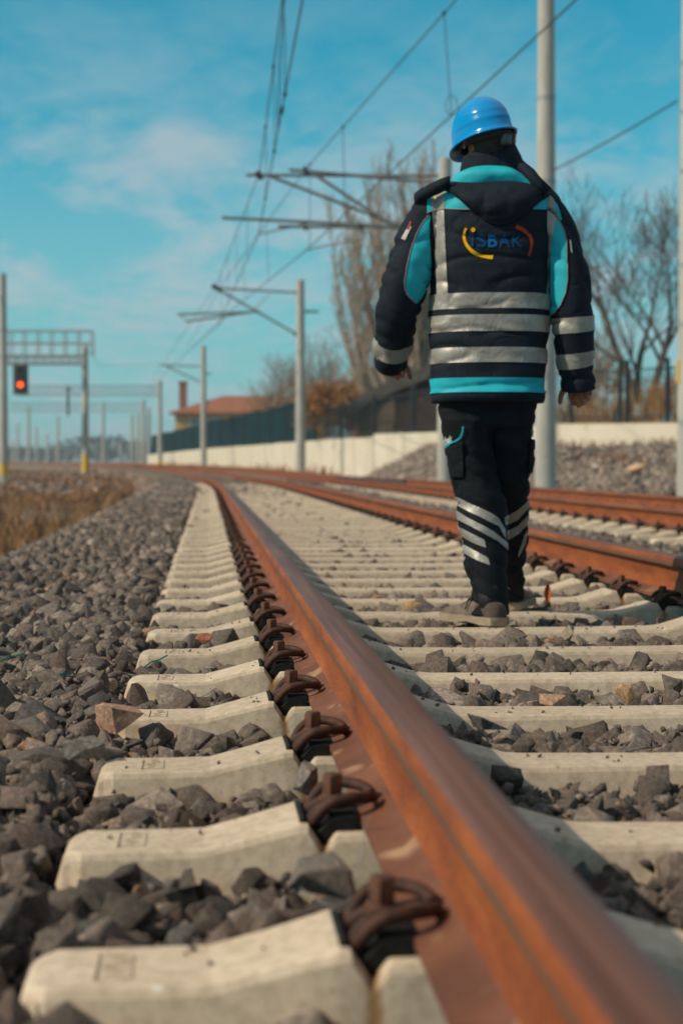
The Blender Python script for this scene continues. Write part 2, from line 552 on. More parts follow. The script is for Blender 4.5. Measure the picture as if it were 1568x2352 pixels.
# thin pale haze low down, and an unseen pale sheet added overhead for neutral fill
low = math_node(nt, 'MAXIMUM', math_node(nt, 'SUBTRACT', 1.0, math_node(nt, 'MULTIPLY', math_node(nt, 'MAXIMUM', sepw.outputs[2], 0.0), 5.5)), 0.0)
skyc = mixc(nt, math_node(nt, 'MULTIPLY', low, .7), skyc, (3.2, 5.1, 5.6))
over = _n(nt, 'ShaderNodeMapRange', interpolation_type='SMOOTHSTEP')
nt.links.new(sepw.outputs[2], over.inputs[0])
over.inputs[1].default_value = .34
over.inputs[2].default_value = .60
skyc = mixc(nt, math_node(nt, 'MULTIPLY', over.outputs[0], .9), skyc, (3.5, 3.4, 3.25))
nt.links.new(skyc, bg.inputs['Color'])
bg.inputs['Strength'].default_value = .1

SC.view_settings.view_transform = 'Standard'
SC.view_settings.look = 'None'
SC.view_settings.exposure = 0.10
SC.view_settings.gamma = 1.0
SC.view_settings.use_curve_mapping = False
SC.render.engine = 'CYCLES'
SC.cycles.use_denoising = True
SC.cycles.max_bounces = 6
SC.cycles.diffuse_bounces = 3
SC.cycles.glossy_bounces = 3
# ------------------------------------------------------------------ rails
SEAT = .022
XL, XR = .279, 1.786
XC = (XL + XR) / 2
RAILZ = SEAT + .010
PROFILE = [(-.063, 0), (-.063, .010), (-.030, .019), (-.014, .030), (-.0085, .045), (-.0085, .105), (-.014, .118), (-.033, .126),
           (-.0355, .131), (-.0350, .153), (-.031, .161), (-.022, .1655), (-.010, .1678), (.010, .1678), (.022, .1655), (.031, .161),
           (.0350, .153), (.0355, .131), (.033, .126), (.014, .118), (.0085, .105), (.0085, .045), (.014, .030), (.030, .019), (.063, .010), (.063, 0)]


def rail(x0, ys, label, z0=RAILZ, name='steel_rail', group='rusty running rails', dx=lambda Y: 0.0):
    mb = MB()
    rows = []
    for Y in ys:
        xo = x0 + bend(Y) + dx(Y)
        rows.append([(xo + px, Y, z0 + rise(Y) + pz) for px, pz in PROFILE])
    n = len(PROFILE)
    for i in range(len(rows) - 1):
        o = len(mb.v)
        mb.v += rows[i] + rows[i + 1]
        for j in range(n):
            b = (j + 1) % n
            mi = 1 if 10 <= j <= 15 else (2 if j in (0, 1, 2, 22, 23, 24, 25) else 0)
            mb.f.append((o + j, o + n + j, o + n + b, o + b))
            mb.m.append(mi)
    mb.f.append(tuple(range(n - 1, -1, -1))); mb.m.append(0)
    # welded seams between segments: merge doubles
    ob = mb.build(name, [M['rail'], M['rail_head'], M['rail_foot']], origin=(x0, ys[0], z0), smooth=None)
    me = ob.data
    bm = bmesh.new(); bm.from_mesh(me)
    bmesh.ops.remove_doubles(bm, verts=bm.verts, dist=1e-5)
    bmesh.ops.recalc_face_normals(bm, faces=bm.faces)
    bm.to_mesh(me); bm.free()
    me.polygons.foreach_set('use_smooth', [True] * len(me.polygons))
    me.set_sharp_from_angle(angle=math.radians(28))
    return tag(ob, label, 'rail', group)


YS = list(np.arange(.3, 30, 3.0)) + list(np.arange(30, 130, 4.0)) + list(np.arange(130, 420, 15.0))
rail(XL, YS, 'rusty steel rail nearest the camera, running from the lower right corner into the distance')
rail(XR, YS, 'rusty steel rail just right of the walking person, along the other side of their track')
X2L, X2R = 3.76, 5.27
YS2 = list(np.arange(6.0, 30, 3.0)) + list(np.arange(30, 130, 4.0)) + list(np.arange(130, 420, 15.0))
rail(X2L, YS2, 'nearer rusty rail of the second track, behind the person at the right')
rail(X2R, YS2, 'farthest rusty rail, in front of the gravel bank at the right')
# closed switch blade lying against the far stretch of the right rail, and an added dark bar painting the far rail web's shade
YB = list(np.arange(38, 62, 2.0))
rail(XR + .16, YB, 'dark switch blade lying against the right rail far behind the person', name='switch_blade', group='switch parts', dx=lambda Y: -.004 * (Y - 38))
cb = MB()
for k in range(6):
    a, b = 36 + k * 2.4, 38.4 + k * 2.4
    cb.bar((X2L + .62 + bend(a), a, .16), (X2L + .62 + bend(b), b, .16), .10, .12)
tag(cb.build('web_shade_bar', M['black'], origin=(X2L + .6, 36, .1)), 'added dark bar standing for the shaded rail web of the second track, far off', 'rail', 'switch parts')

# ------------------------------------------------------------------ sleepers with their rail fastenings
SL_PROF = [(-1.249, -.16), (-1.243, -.05), (-1.232, -.012), (-1.222, -.003), (-1.205, 0.0), (-1.12, .000), (-1.035, .001), (-.97, .0175), (-.905, .034), (-.900, .0352),
           (-.889, .034), (-.868, .002), (-.864, .002), (-.850, .020), (-.846, .022), (-.66, .022), (-.656, .020), (-.643, .002), (-.639, .002), (-.618, .034),
           (-.606, .0355), (-.598, .034), (-.55, .020), (-.485, .001), (-.45, -.002), (-.2, -.003)]
SL_PROF = SL_PROF + [(0, -.003)] + [(-x, z) for x, z in SL_PROF[::-1]]


def sleeper_mesh(seed):
    rs = random.Random(seed)
    mb = MB()
    rows = []
    for x, z in SL_PROF:
        end = abs(x) > 1.2
        tw = .074 + (.010 if .58 < abs(x) < .92 else 0.0) - (.012 if abs(x) < .4 else 0) - (.018 if abs(x) > 1.215 else 0)
        bw = .125 if not end else .115
        zb = -.2
        sl = (bw - tw) / (z - zb)

        def side(zz):
            return tw + (z - zz) * sl
        j = lambda: rs.uniform(-.0006, .0006)
        hz = [z - .011, z - .003, z]
        off = [side(z - .011) + .001, side(z) - .001, tw - .006]
        row = [(x, -bw, zb)]
        row += [(x + j(), -off[k] + j(), hz[k] + j() * .5) for k in range(3)]
        row += [(x, -tw * .3, z), (x, tw * .3, z)]
        row += [(x + j(), off[k] + j(), hz[k] + j() * .5) for k in (2, 1, 0)]
        row += [(x, bw, zb)]
        rows.append(row)
    mb.grid(rows, closed=True, cap0=True, cap1=True, flip=True)
    return mb.mesh('concrete_sleeper', (0, 0, 0), [M['sleeper']], 12)


def plate_mesh():
    """Recess rim with illegible raised casting marks, pressed into the outer end of a sleeper."""
    mb = MB()
    x0, x1, y0, y1, z = -1.155, -1.118, -.045, .040, .0012
    mb.box((x0, y0, -.004), (x1, y1, z + .0002))
    mb.box((x0 - .003, y0 - .002, -.004), (x0 - .0005, y1 + .002, z + .0022))
    rs = random.Random(3)
    for k in range(9):
        cy = y0 + .010 + k * .0085
        cx = (x0 + x1) / 2 + rs.uniform(-.006, .006)
        mb.bar((cx - .007, cy - .002, z + .0005), (cx + .007, cy + rs.uniform(-.004, .004), z + .0005), .0022, .0014)
    return mb.mesh('stamped_mark', (0, 0, 0), [M['sleeper']])


def clip_mesh():
    """W-shaped tension clamp; x points to the rail, bolt at the origin."""
    arm = [(.017, -.005, .047), (.006, -.017, .049), (-.016, -.020, .048), (-.033, -.026, .036), (-.038, -.042, .026), (-.034, -.058, .034), (-.020, -.067, .053),
           (.000, -.070, .065), (.022, -.067, .067), (.044, -.056, .066), (.057, -.042, .064), (.064, -.026, .061), (.067, -.012, .058)]
    arm = [(x * .88, y * .9, z) for x, y, z in arm]
    full = [Vector(p) for p in arm[::-1]] + [Vector((.019, 0, .047))] + [Vector((x, -y, z)) for x, y, z in arm]
    # densify
    pts = []
    for i in range(len(full) - 1):
        p0, p1, p2, p3 = full[max(i - 1, 0)], full[i], full[i + 1], full[min(i + 2, len(full) - 1)]
        for k in range(3):
            t = k / 3
            pts.append(.5 * ((2 * p1) + (p2 - p0) * t + (2 * p0 - 5 * p1 + 4 * p2 - p3) * t * t + (3 * p1 - 3 * p2 + p3 - p0) * t**3))
    pts.append(full[-1])
    return MB().tube(pts, .0084, 10).mesh('rail_clip', (0, 0, 0), [M['clip']], 60)


def screw_mesh():
    mb = MB()
    mb.cyl((0, 0, .020), .011, .035, 14)
    mb.cyl((0, 0, .0545), .0195, .005, 20)
    mb.cyl((0, 0, .0595), .0165, .004, 20, r2=.0150)
    vs = []
    for z, r in ((.063, .0155), (.088, .0155), (.092, .0130)):
        vs.append([(r * math.cos(math.pi / 3 * k + .3), r * math.sin(math.pi / 3 * k + .3), z) for k in range(6)])
    mb.grid(vs, closed=True, cap0=True, cap1=True)
    return mb.mesh('screw', (0, 0, 0), [M['bolt']], 30)


def guide_mesh():
    """Black angled guide plate lying in the groove."""
    pr = [(-.052, .0385), (-.023, .0035), (-.018, .0035), (-.004, .0235), (.022, .0235), (.034, .0325), (.034, .044), (.020, .046), (-.006, .042), (-.016, .030), (-.026, .020),
          (-.040, .036), (-.046, .0415)]
    mb = MB()
    rows = []
    for y, s in ((-.066, 1), (-.058, 1), (.058, 1), (.066, 1)):
        rows.append([(x, y, z - (.003 if abs(y) > .06 else 0)) for x, z in pr])
    mb.grid(rows, closed=True, cap0=True, cap1=True)
    for s in (-1, 1):
        mb.box((-.010, s * .046 - .010, .040), (.026, s * .046 + .010, .0475))
    return mb.mesh('guide_plate', (0, 0, 0), [M['plate']], 30)


ME_SL = [sleeper_mesh(i) for i in range(4)]
ME_PLATE, ME_CLIP, ME_SCREW, ME_GUIDE = plate_mesh(), clip_mesh(), screw_mesh(), guide_mesh()
ME_CLIP_FAR = MB().tube([(.062, -.034, .045), (.016, -.066, .066), (-.034, -.044, .028), (-.02, 0, .050), (-.034, .044, .028), (.016, .066, .066), (.062, .034, .045)], .0075, 6).cyl((0, 0, .02), .015, .066, 6).mesh(
    'rail_clip', (0, 0, 0), [M['clip']], 60)


def child(name, me, parent, loc=(0, 0, 0), rz=0.0):
    o = bpy.data.objects.new(name, me)
    COL.objects.link(o)
    o.parent = parent
    o.location = loc
    o.rotation_euler.z = rz
    return o


BOLT = .095                                   # bolt to rail centre


def make_sleeper(i, near):
    s = bpy.data.objects.new('concrete_sleeper', ME_SL[i % 4])
    COL.objects.link(s)
    if near:
        child('stamped_mark', ME_PLATE, s)
        for rx in (-1, 1):
            cx = rx * (XR - XL) / 2
            for side in (-1, 1):
                f = child('rail_clip', ME_CLIP, s, (cx + side * BOLT, 0, 0), 0 if side < 0 else math.pi)
                child('screw', ME_SCREW, f)
                child('guide_plate', ME_GUIDE, f)
    else:
        child('stamped_mark', ME_PLATE, s)
        for cx, side in ((-(XR - XL) / 2, -1), ((XR - XL) / 2, -1)):
            f = child('rail_clip', ME_CLIP_FAR, s, (cx + side * BOLT, 0, 0), 0)
            child('guide_plate', ME_GUIDE, f)
    return s


ORD = ['nearest pale concrete sleeper, cut by the bottom edge of the photo',
       'second concrete sleeper up from the bottom edge, with big stones lying before it',
       'third concrete sleeper up from the bottom edge, large grey stone at its rail clip',
       'fourth concrete sleeper up from the bottom edge, beside the flat pink stone',
       'fifth concrete sleeper up from the bottom edge of the photo',
       'sixth concrete sleeper up from the bottom edge, one short of the person\'s near shoe',
       'concrete sleeper on which the person\'s near shoe stands',
       'concrete sleeper just beyond the person\'s near shoe, under the far shoe',
       'second concrete sleeper beyond the person\'s near shoe',
       'third concrete sleeper beyond the person\'s near shoe',
       'fourth concrete sleeper beyond the person\'s near shoe',
       'fifth concrete sleeper beyond the person\'s near shoe']
SLEEPER_Y = [1.765 + .6 * k for k in range(0, 82)]
GRP_SL = 'concrete sleepers under the near track'
for k, Y in enumerate(SLEEPER_Y):
    s = make_sleeper(k, k < 14)
    rs = random.Random(k)
    s.location = (XC + bend(Y) + rs.uniform(-.006, .006), Y, rise(Y))
    s.rotation_euler.z = rs.uniform(-.006, .006)
    lab = ORD[k] if k < len(ORD) else 'small blurred concrete sleeper of the near track, six or more beyond the person\'s shoe'
    tag(s, lab, 'sleeper', GRP_SL)
# one more under the camera's feet
s = make_sleeper(1, True); s.location = (XC, 1.165, 0)
tag(s, 'concrete sleeper just below the bottom edge of the photo', 'sleeper', GRP_SL)

for k in range(64):
    Y = 8.3 + .6 * k
    s = make_sleeper(k + 1, False)
    s.location = ((X2L + X2R) / 2 + bend(Y), Y, rise(Y))
    tag(s, 'pale concrete sleeper under the second track at the right', 'sleeper', 'concrete sleepers under the second track')
# ------------------------------------------------------------------ crushed stone
def hull(seed, npts, bevel, fine=False):
    rs = random.Random(seed)
    bm = bmesh.new()
    k = rs.choice(['block', 'ball', 'wedge'])
    for i in range(npts):
        if k == 'block':
            v = Vector([rs.choice((-1, 1)) * rs.uniform(.55, 1.0) for _ in range(3)])
            v[rs.randrange(3)] *= rs.uniform(.5, 1.0)
        else:
            v = Vector([rs.gauss(0, 1) for _ in range(3)]).normalized() * rs.uniform(.8, 1.05)
            if k == 'wedge':
                v.x *= .75 + .25 * v.z
                v.y = max(v.y, -.62)
        bm.verts.new(v)
    r = bmesh.ops.convex_hull(bm, input=bm.verts)
    bmesh.ops.delete(bm, geom=list({g for g in r['geom_interior'] + r['geom_unused'] if isinstance(g, bmesh.types.BMVert)}), context='VERTS')
    bmesh.ops.dissolve_limit(bm, angle_limit=math.radians(14), verts=bm.verts, edges=bm.edges)
    if bevel:
        bmesh.ops.bevel(bm, geom=list(bm.edges), offset=.035, segments=1, affect='EDGES', profile=.5)
        bmesh.ops.triangulate(bm, faces=bm.faces)
        for v in bm.verts:                      # chipped, uneven faces
            n = noise.noise(v.co * 2.3 + Vector((seed, 0, 0))) * .08 + noise.noise(v.co * 6 + Vector((0, seed, 0))) * .05
            v.co *= 1 + n
    if fine:
        bmesh.ops.triangulate(bm, faces=bm.faces)
        bmesh.ops.subdivide_edges(bm, edges=[e for e in bm.edges if e.calc_length() > .22], cuts=1)
        bmesh.ops.triangulate(bm, faces=bm.faces)
        for v in bm.verts:
            n = noise.noise(v.co * 4.5 + Vector((seed, 3, 0))) * .05 + abs(noise.noise(v.co * 3.1 + Vector((0, 9, seed)))) * -.10 + noise.noise(v.co * 11) * .03
            v.co *= 1 + n
    bmesh.ops.triangulate(bm, faces=bm.faces)
    bm.verts.ensure_lookup_table()
    V = np.array([v.co[:] for v in bm.verts])
    V -= (V.max(0) + V.min(0)) / 2
    V /= np.abs(V).max(0).mean()
    Fc = np.array([[v.index for v in f.verts] for f in bm.faces])
    bm.free()
    return V, Fc


HULL_NEAR = [hull(100 + i, random.randint(9, 15), True) for i in range(28)]
HULL_FINE = [hull(500 + i, random.randint(10, 16), True, True) for i in range(30)]
HULL_FAR = [hull(300 + i, 9, False) for i in range(16)]


def tints(n, rng):
    pal = np.array([(.16, .130, .108), (.205, .168, .142), (.12, .102, .088), (.26, .212, .175), (.19, .142, .118), (.235, .20, .172), (.10, .092, .088), (.31, .258, .215), (.26, .185, .14)])
    w = np.array([.2, .2, .13, .12, .11, .1, .06, .05, .03])
    c = pal[rng.choice(len(pal), n, p=w)] * rng.uniform(.55, 1.28, (n, 1)) * np.array((.96, .965, 1.0))
    odd = rng.random(n) < .010
    c[odd] = np.array((.36, .21, .13)) * rng.uniform(.75, 1.1, (odd.sum(), 1))
    return c


def stones(name, pos, size, hulls, rng, tint=None, flat=.82, mats=None):
    """pos (n,3), size (n,) half sizes -> ONE mesh object of loose stones."""
    n = len(pos)
    pos, size = np.asarray(pos), np.asarray(size)
    tint = tints(n, rng) if tint is None else tint
    q = rng.normal(size=(n, 4))
    q[:, 1:3] *= .55                           # lie mostly flat
    q /= np.linalg.norm(q, axis=1)[:, None]
    w, x, y, z = q.T
    R = np.stack([1 - 2 * (y * y + z * z), 2 * (x * y - z * w), 2 * (x * z + y * w), 2 * (x * y + z * w), 1 - 2 * (x * x + z * z), 2 * (y * z - x * w),
                  2 * (x * z - y * w), 2 * (y * z + x * w), 1 - 2 * (x * x + y * y)], 1).reshape(n, 3, 3)
    sc = np.stack([size * rng.uniform(.9, 1.45, n), size * rng.uniform(.7, 1.05, n), size * rng.uniform(flat - .2, flat + .2, n)], 1)
    which = rng.integers(0, len(hulls), n)
    vs, fs, cs, o = [], [], [], 0
    for h, (V, Fc) in enumerate(hulls):
        idx = np.nonzero(which == h)[0]
        if not len(idx):
            continue
        W_ = np.einsum('nij,nvj->nvi', R[idx], V[None] * sc[idx][:, None]) + pos[idx][:, None]
        k, nv = len(idx), len(V)
        vs.append(W_.reshape(-1, 3))
        fs.append((Fc[None] + (np.arange(k) * nv)[:, None, None] + o).reshape(-1, 3))
        cs.append(np.repeat(tint[idx], nv, 0))
        o += k * nv
    V, Fa, Cc = np.concatenate(vs), np.concatenate(fs), np.concatenate(cs)
    me = bpy.data.meshes.new(name)
    me.vertices.add(len(V)); me.vertices.foreach_set('co', V.astype(np.float32).ravel())
    me.loops.add(Fa.size); me.loops.foreach_set('vertex_index', Fa.astype(np.int32).ravel())
    me.polygons.add(len(Fa)); me.polygons.foreach_set('loop_start', (np.arange(len(Fa)) * 3).astype(np.int32))
    me.update(calc_edges=True)
    a = me.attributes.new('stone_tint', 'FLOAT_COLOR', 'POINT')
    a.data.foreach_set('color', np.concatenate([Cc, np.ones((len(Cc), 1))], 1).astype(np.float32).ravel())
    me.materials.append(mats or M['stone'])
    ob = bpy.data.objects.new(name, me)
    COL.objects.link(ob)
    return ob


def scatter(x0, x1, y0, y1, sp, rng):
    nx, ny = int((x1 - x0) / sp) + 1, int((y1 - y0) / sp) + 1
    gx, gy = np.meshgrid(np.arange(nx) * sp + x0, np.arange(ny) * sp + y0)
    p = np.stack([gx.ravel(), gy.ravel()], 1)
    return p + rng.uniform(-.5, .5, p.shape) * sp


VB = np.vectorize(bend)
VR = np.vectorize(rise)


def in_sleeper(x, y, ys0, lo, hi, hw):
    k = np.abs((y - ys0 + .3) % .6 - .3)
    return (k < hw) & (x > lo) & (x < hi)


def level(x, y):
    """Height of the stone bed's surface."""
    u = x - VB(y)
    z = np.where(u < -.24, -.012, -.040)
    z = np.where((u > .12) & (u < .46), -.052, z)
    z = np.where((u > .46) & (u < 1.62), -.034, z)
    z = np.where((u > 1.62) & (u < 2.4), -.034, z)
    z = np.where(u < -1.15, -.012 - (-1.15 - u) * .42, z)
    z = np.where((u > 2.4), -.02, z)
    z = np.where((u > 3.2) & (u < 5.9), -.045, z)
    return z + VR(y)


rng = np.random.default_rng(5)
allp = []
# near: three overlapping generations of well shaped stones
pts, siz = [], []
finep, fines = [], []
for sp, s0, s1, dz in ((.040, .017, .028, -.028), (.050, .018, .034, -.010), (.095, .022, .042, .005)):
    p = scatter(-2.1, 2.9, .75, 7.2, sp, rng)
    # only where this camera or one a step aside could look
    p = p[(p[:, 0] > -1.0 - .18 * p[:, 1]) & (p[:, 0] < 1.0 + .42 * p[:, 1])]
    s = rng.uniform(s0, s1, len(p)) * (1 + .25 * (rng.random(len(p)) < .12))
    keep = ~in_sleeper(p[:, 0], p[:, 1], 1.765, -.235, 2.30, .088 + s * .45)
    keep &= ~((np.abs(p[:, 0] - XL) < .105) | (np.abs(p[:, 0] - XR) < .105)) | (dz < -.02)
    p, s = p[keep], s[keep]
    z = level(p[:, 0], p[:, 1]) + dz + rng.normal(0, .008, len(p)) - s * .35
    under = (np.abs(p[:, 0] - XL) < .11) | (np.abs(p[:, 0] - XR) < .11)
    z[under] -= .02
    top_ = (p[:, 1] < 4.6) & (dz > -.02)
    finep.append(np.column_stack([p, z])[top_]); fines.append(s[top_])
    pts.append(np.column_stack([p, z])[~top_]); siz.append(s[~top_])
near = stones('ballast', np.concatenate(pts), np.concatenate(siz), HULL_NEAR, rng)
fn = stones('ballast', np.concatenate(finep), np.concatenate(fines), HULL_FINE, rng)
fp = scatter(-1.7, 2.6, 1.2, 4.6, .021, rng)
fp = fp[(rng.random(len(fp)) < .55) & ~in_sleeper(fp[:, 0], fp[:, 1], 1.765, -.235, 2.30, .10) & (fp[:, 0] > -1.0 - .18 * fp[:, 1])]
fz = level(fp[:, 0], fp[:, 1]) + rng.normal(-.012, .012, len(fp))
fi = stones('fine_gravel', np.column_stack([fp, fz]), rng.uniform(.004, .011, len(fp)), HULL_FAR, rng)
tag(fi, 'small stone chips among the ballast', 'gravel', kind='stuff')
# grit lying on the sleepers' tops
gp = np.column_stack([rng.uniform(-.16, 2.2, 420), 1.765 + .6 * rng.integers(0, 12, 420) + rng.uniform(-.06, .06, 420), np.full(420, .0)])
lz = np.interp(gp[:, 0] - XC, [a for a, b in SL_PROF], [b for a, b in SL_PROF])
gp[:, 2] = lz + .0015
ok_ = (np.abs(gp[:, 0] - XL) > .15) & (np.abs(gp[:, 0] - XR) > .15)
gr = stones('grit', gp[ok_], rng.uniform(.0015, .005, ok_.sum()), HULL_FAR, rng)
tag(gr, 'fine grit lying on the sleepers', 'grit', kind='stuff')
tag(fn, 'rough crushed stones on top of the ballast around the nearest sleepers', 'ballast', kind='stuff')
tag(near, 'grey brown crushed stone ballast around the nearest sleepers', 'ballast', kind='stuff')

pts, siz = [], []
for y0, y1, sp, s0, s1, xa, xb in ((7.2, 16, .062, .026, .042, -2.6, 6.6), (16, 30, .095, .040, .060, -3.4, 7.5), (30, 62, .17, .07, .10, -9.0, 8.5)):
    for gen, dz in ((0, -.02), (1, .0)):
        p = scatter(xa, xb, y0, y1, sp * (1 + .5 * gen), rng)
        s = rng.uniform(s0, s1, len(p))
        u = p[:, 0] - VB(p[:, 1])
        keep = ~in_sleeper(u, p[:, 1], 1.765, -.235, 2.30, .085 + s * .5)
        keep &= ~in_sleeper(u, p[:, 1], 8.3, 3.28, 5.75, .085 + s * .5)
        for rx in (XL, XR, X2L, X2R):
            keep &= np.abs(u - rx) > .10
        p, s = p[keep], s[keep]
        z = level(p[:, 0], p[:, 1]) + dz + rng.normal(0, .008, len(p)) - s * .5
        uu = p[:, 0] - VB(p[:, 1])
        z = np.where((uu > -.24) & (uu < 2.35) & (p[:, 1] > 12), z - .004, z)
        pts.append(np.column_stack([p, z])); siz.append(s)
far = stones('ballast', np.concatenate(pts), np.concatenate(siz), HULL_FAR, rng)
tag(far, 'blurred grey crushed stone ballast along both tracks farther off', 'ballast', kind='stuff')

# stones one can point at
def lone(x, y, Z, s, tint, label, sq=(1, 1, 1), hid=0, rz=0.0, dz=0.0):
    V, Fc = HULL_FINE[hid] if hid < 50 else HULL_NEAR[hid - 50]
    p = P(x, y, Z) + Vector((0, 0, dz))
    a = np.array([[math.cos(rz), -math.sin(rz), 0], [math.sin(rz), math.cos(rz), 0], [0, 0, 1]])
    VV = (V * np.array(sq) * s) @ a.T
    me = bpy.data.meshes.new('loose_stone')
    me.from_pydata(VV.tolist(), [], Fc.tolist())
    at = me.attributes.new('stone_tint', 'FLOAT_COLOR', 'POINT')
    at.data.foreach_set('color', list((*tint, 1.0)) * len(VV))
    me.materials.append(M['stone'])
    o = bpy.data.objects.new('loose_stone', me)
    COL.objects.link(o)
    o.location = p
    tag(o, label, 'stone', 'loose stones that stand out in the ballast')


lone(274, 1655, 3.42, .040, (.44, .265, .19), 'flat pinkish stone lying at the left end of the fourth sleeper', (1.15, .95, .75), 3, .3, .006)
lone(700, 1790, 2.72, .027, (.24, .205, .18), 'grey stone standing upright by the third sleeper\'s rail clip', (.8, .9, 1.1), 17, .8)
lone(738, 2035, 2.03, .033, (.22, .19, .165), 'large grey block in front of the second rail clip, next to the rail foot', (1.25, 1, .75), 52, .2, .012)
lone(470, 1467, 4.85, .024, (.34, .13, .08), 'small brick-red stone between two sleepers left of the rail', (1.2, .8, .6), 2)
lone(1428, 1594, 3.72, .026, (.46, .30, .17), 'orange tan stone in the ballast right of the rail, three sleepers short of the shoe', (.9, 1, .8), 9, .5)
lone(1272, 1608, 3.72, .024, (.42, .27, .19), 'small peach coloured stone beside the orange tan one, a little to its left', (1.3, .9, .6), 11, .4)
lone(1302, 1452, 5.0, .028, (.30, .26, .20), 'big pale grey stone in the ballast to the right of the near shoe', (1, .9, .8), 7, .9)
lone(195, 1715, 3.0, .036, (.23, .21, .19), 'broad pale grey stone lying flat left of the third sleeper', (1.15, .9, .55), 12, .1)
lone(948, 1390, 6.05, .028, (.42, .26, .12), 'tan stone left of the near shoe, between two sleepers', (1.4, .8, .55), 4, .2)
lone(1466, 1076, 36, .19, (.55, .36, .24), 'pale pink stone lying on the gravel bank', (1.5, .8, .6), 6, .2, .0)
lone(1120, 1658, 3.32, .028, (.10, .095, .09), 'dark stone right of the rail by the fourth sleeper', (1.2, .9, .6), 13, .2)

# dry orange leaf standing between the sleepers, bits of green twine, a thin dropped wire
lf = MB()
c = P(1258, 1366, 6.35)
rows = []
for i in range(7):
    t = i / 6
    w = .014 * math.sin(math.pi * min(t * .9 + .08, 1)) + .001
    rows.append([c + Vector((-w, .004 * math.sin(3 * t), -.03 + .075 * t)), c + Vector((0, .010 + .004 * t, -.03 + .075 * t)), c + Vector((w * .7, .0, -.03 + .075 * t))])
lf.grid(rows)
lo_ = lf.build('dry_leaf', M['orangeleaf'], origin=c)
sm = lo_.modifiers.new('thick', 'SOLIDIFY'); sm.thickness = .001
tag(lo_, 'small dry orange leaf standing on the ballast right of the shoes', 'leaf')
for (a, b, d), lb in ((((330, 1535), (385, 1512), 4.15), 'scrap of green plastic twine at the left end of the fifth sleeper'),
                      (((135, 1552), (165, 1560), 3.95), 'short bright green scrap of twine in the ballast at the left'),
                      (((0, 1520), (60, 1505), 4.3), 'green twine in the ballast at the very left edge of the photo')):
    p, q = P(*a, d), P(*b, d + .05)
    tw = MB().tube([p + Vector((0, 0, .002)), p.lerp(q, .3) + Vector((.002, .004, .009)), p.lerp(q, .65) + Vector((-.003, 0, .004)), q + Vector((0, 0, .008))], .0021, 6)
    tag(tw.build('green_twine', M['twine'], origin=p), lb, 'twine')
wr = MB()
wp = [P(838, 1850, 2.28) + Vector((0, -.075, 0)), P(832, 1905, 2.24), P(828, 1990, 2.16), P(810, 2062, 2.0), P(770, 2085, 1.97), P(715, 2062, 1.98), P(690, 2040, 1.99)]
wq = []
for i in range(len(wp) - 1):
    for k in range(5):
        wq.append(wp[i].lerp(wp[i + 1], k / 5))
wq.append(wp[-1])
for _ in range(4):
    wq = [wq[0]] + [(wq[i - 1] + wq[i] * 2 + wq[i + 1]) / 4 for i in range(1, len(wq) - 1)] + [wq[-1]]
wr.tube(wq, .0007, 6)
tag(wr.build('thin_wire', M['steel_pale'], origin=wp[0]), 'thin loose wire hanging from the second rail clip onto the stones', 'wire')
# ------------------------------------------------------------------ ground sheet
def gz(x, y):
    u = x - bend(y)
    if u < -1.2:
        z = max(-.10 - (-1.2 - u) * .42, -.40)
        if u < -5:
            z = -.40 + min((-5 - u) * .03, .25)
    elif u > 6.6:
        z = -.10
    else:
        z = -.13
    return z + rise(y)


gx = [-1500, -600, -250, -120, -70, -45, -30, -22, -16, -12, -9, -7, -5.5, -4.5, -3.5, -2.8, -2.2, -1.8, -1.5, -1.2, -1.0, -.5, 0, .5, 1, 2, 3, 4, 5, 6, 7, 8, 10, 13, 18, 30, 60, 120, 300, 900, 1800]
gy = [-60, -20, -8, -3, 0] + list(np.arange(1, 30, 1.0)) + list(np.arange(30, 130, 4.0)) + list(np.arange(130, 420, 12.0)) + [450, 520, 650, 850, 1200, 1800, 2600, 3400]
mb = MB()
rows = []
for y in gy:
    k = bend(y) if y < 420 else bend(420)
    rows.append([(x + k, y, gz(x + bend(y), y) + (noise.noise(Vector((x * .4, y * .3, 0))) * .03 if abs(x) > 2.5 else 0)) for x in gx])
ROWS = rows
mb.grid(rows)
g = mb.build('ground', [M['terrain'], M['ground']], smooth=60)
for p in g.data.polygons:
    u = p.center.x - bend(p.center.y)
    p.material_index = 1 if -1.5 < u < 6.6 and p.center.y < 60 else 0
tag(g, kind='structure', label='stony and grassy ground of the railway land')

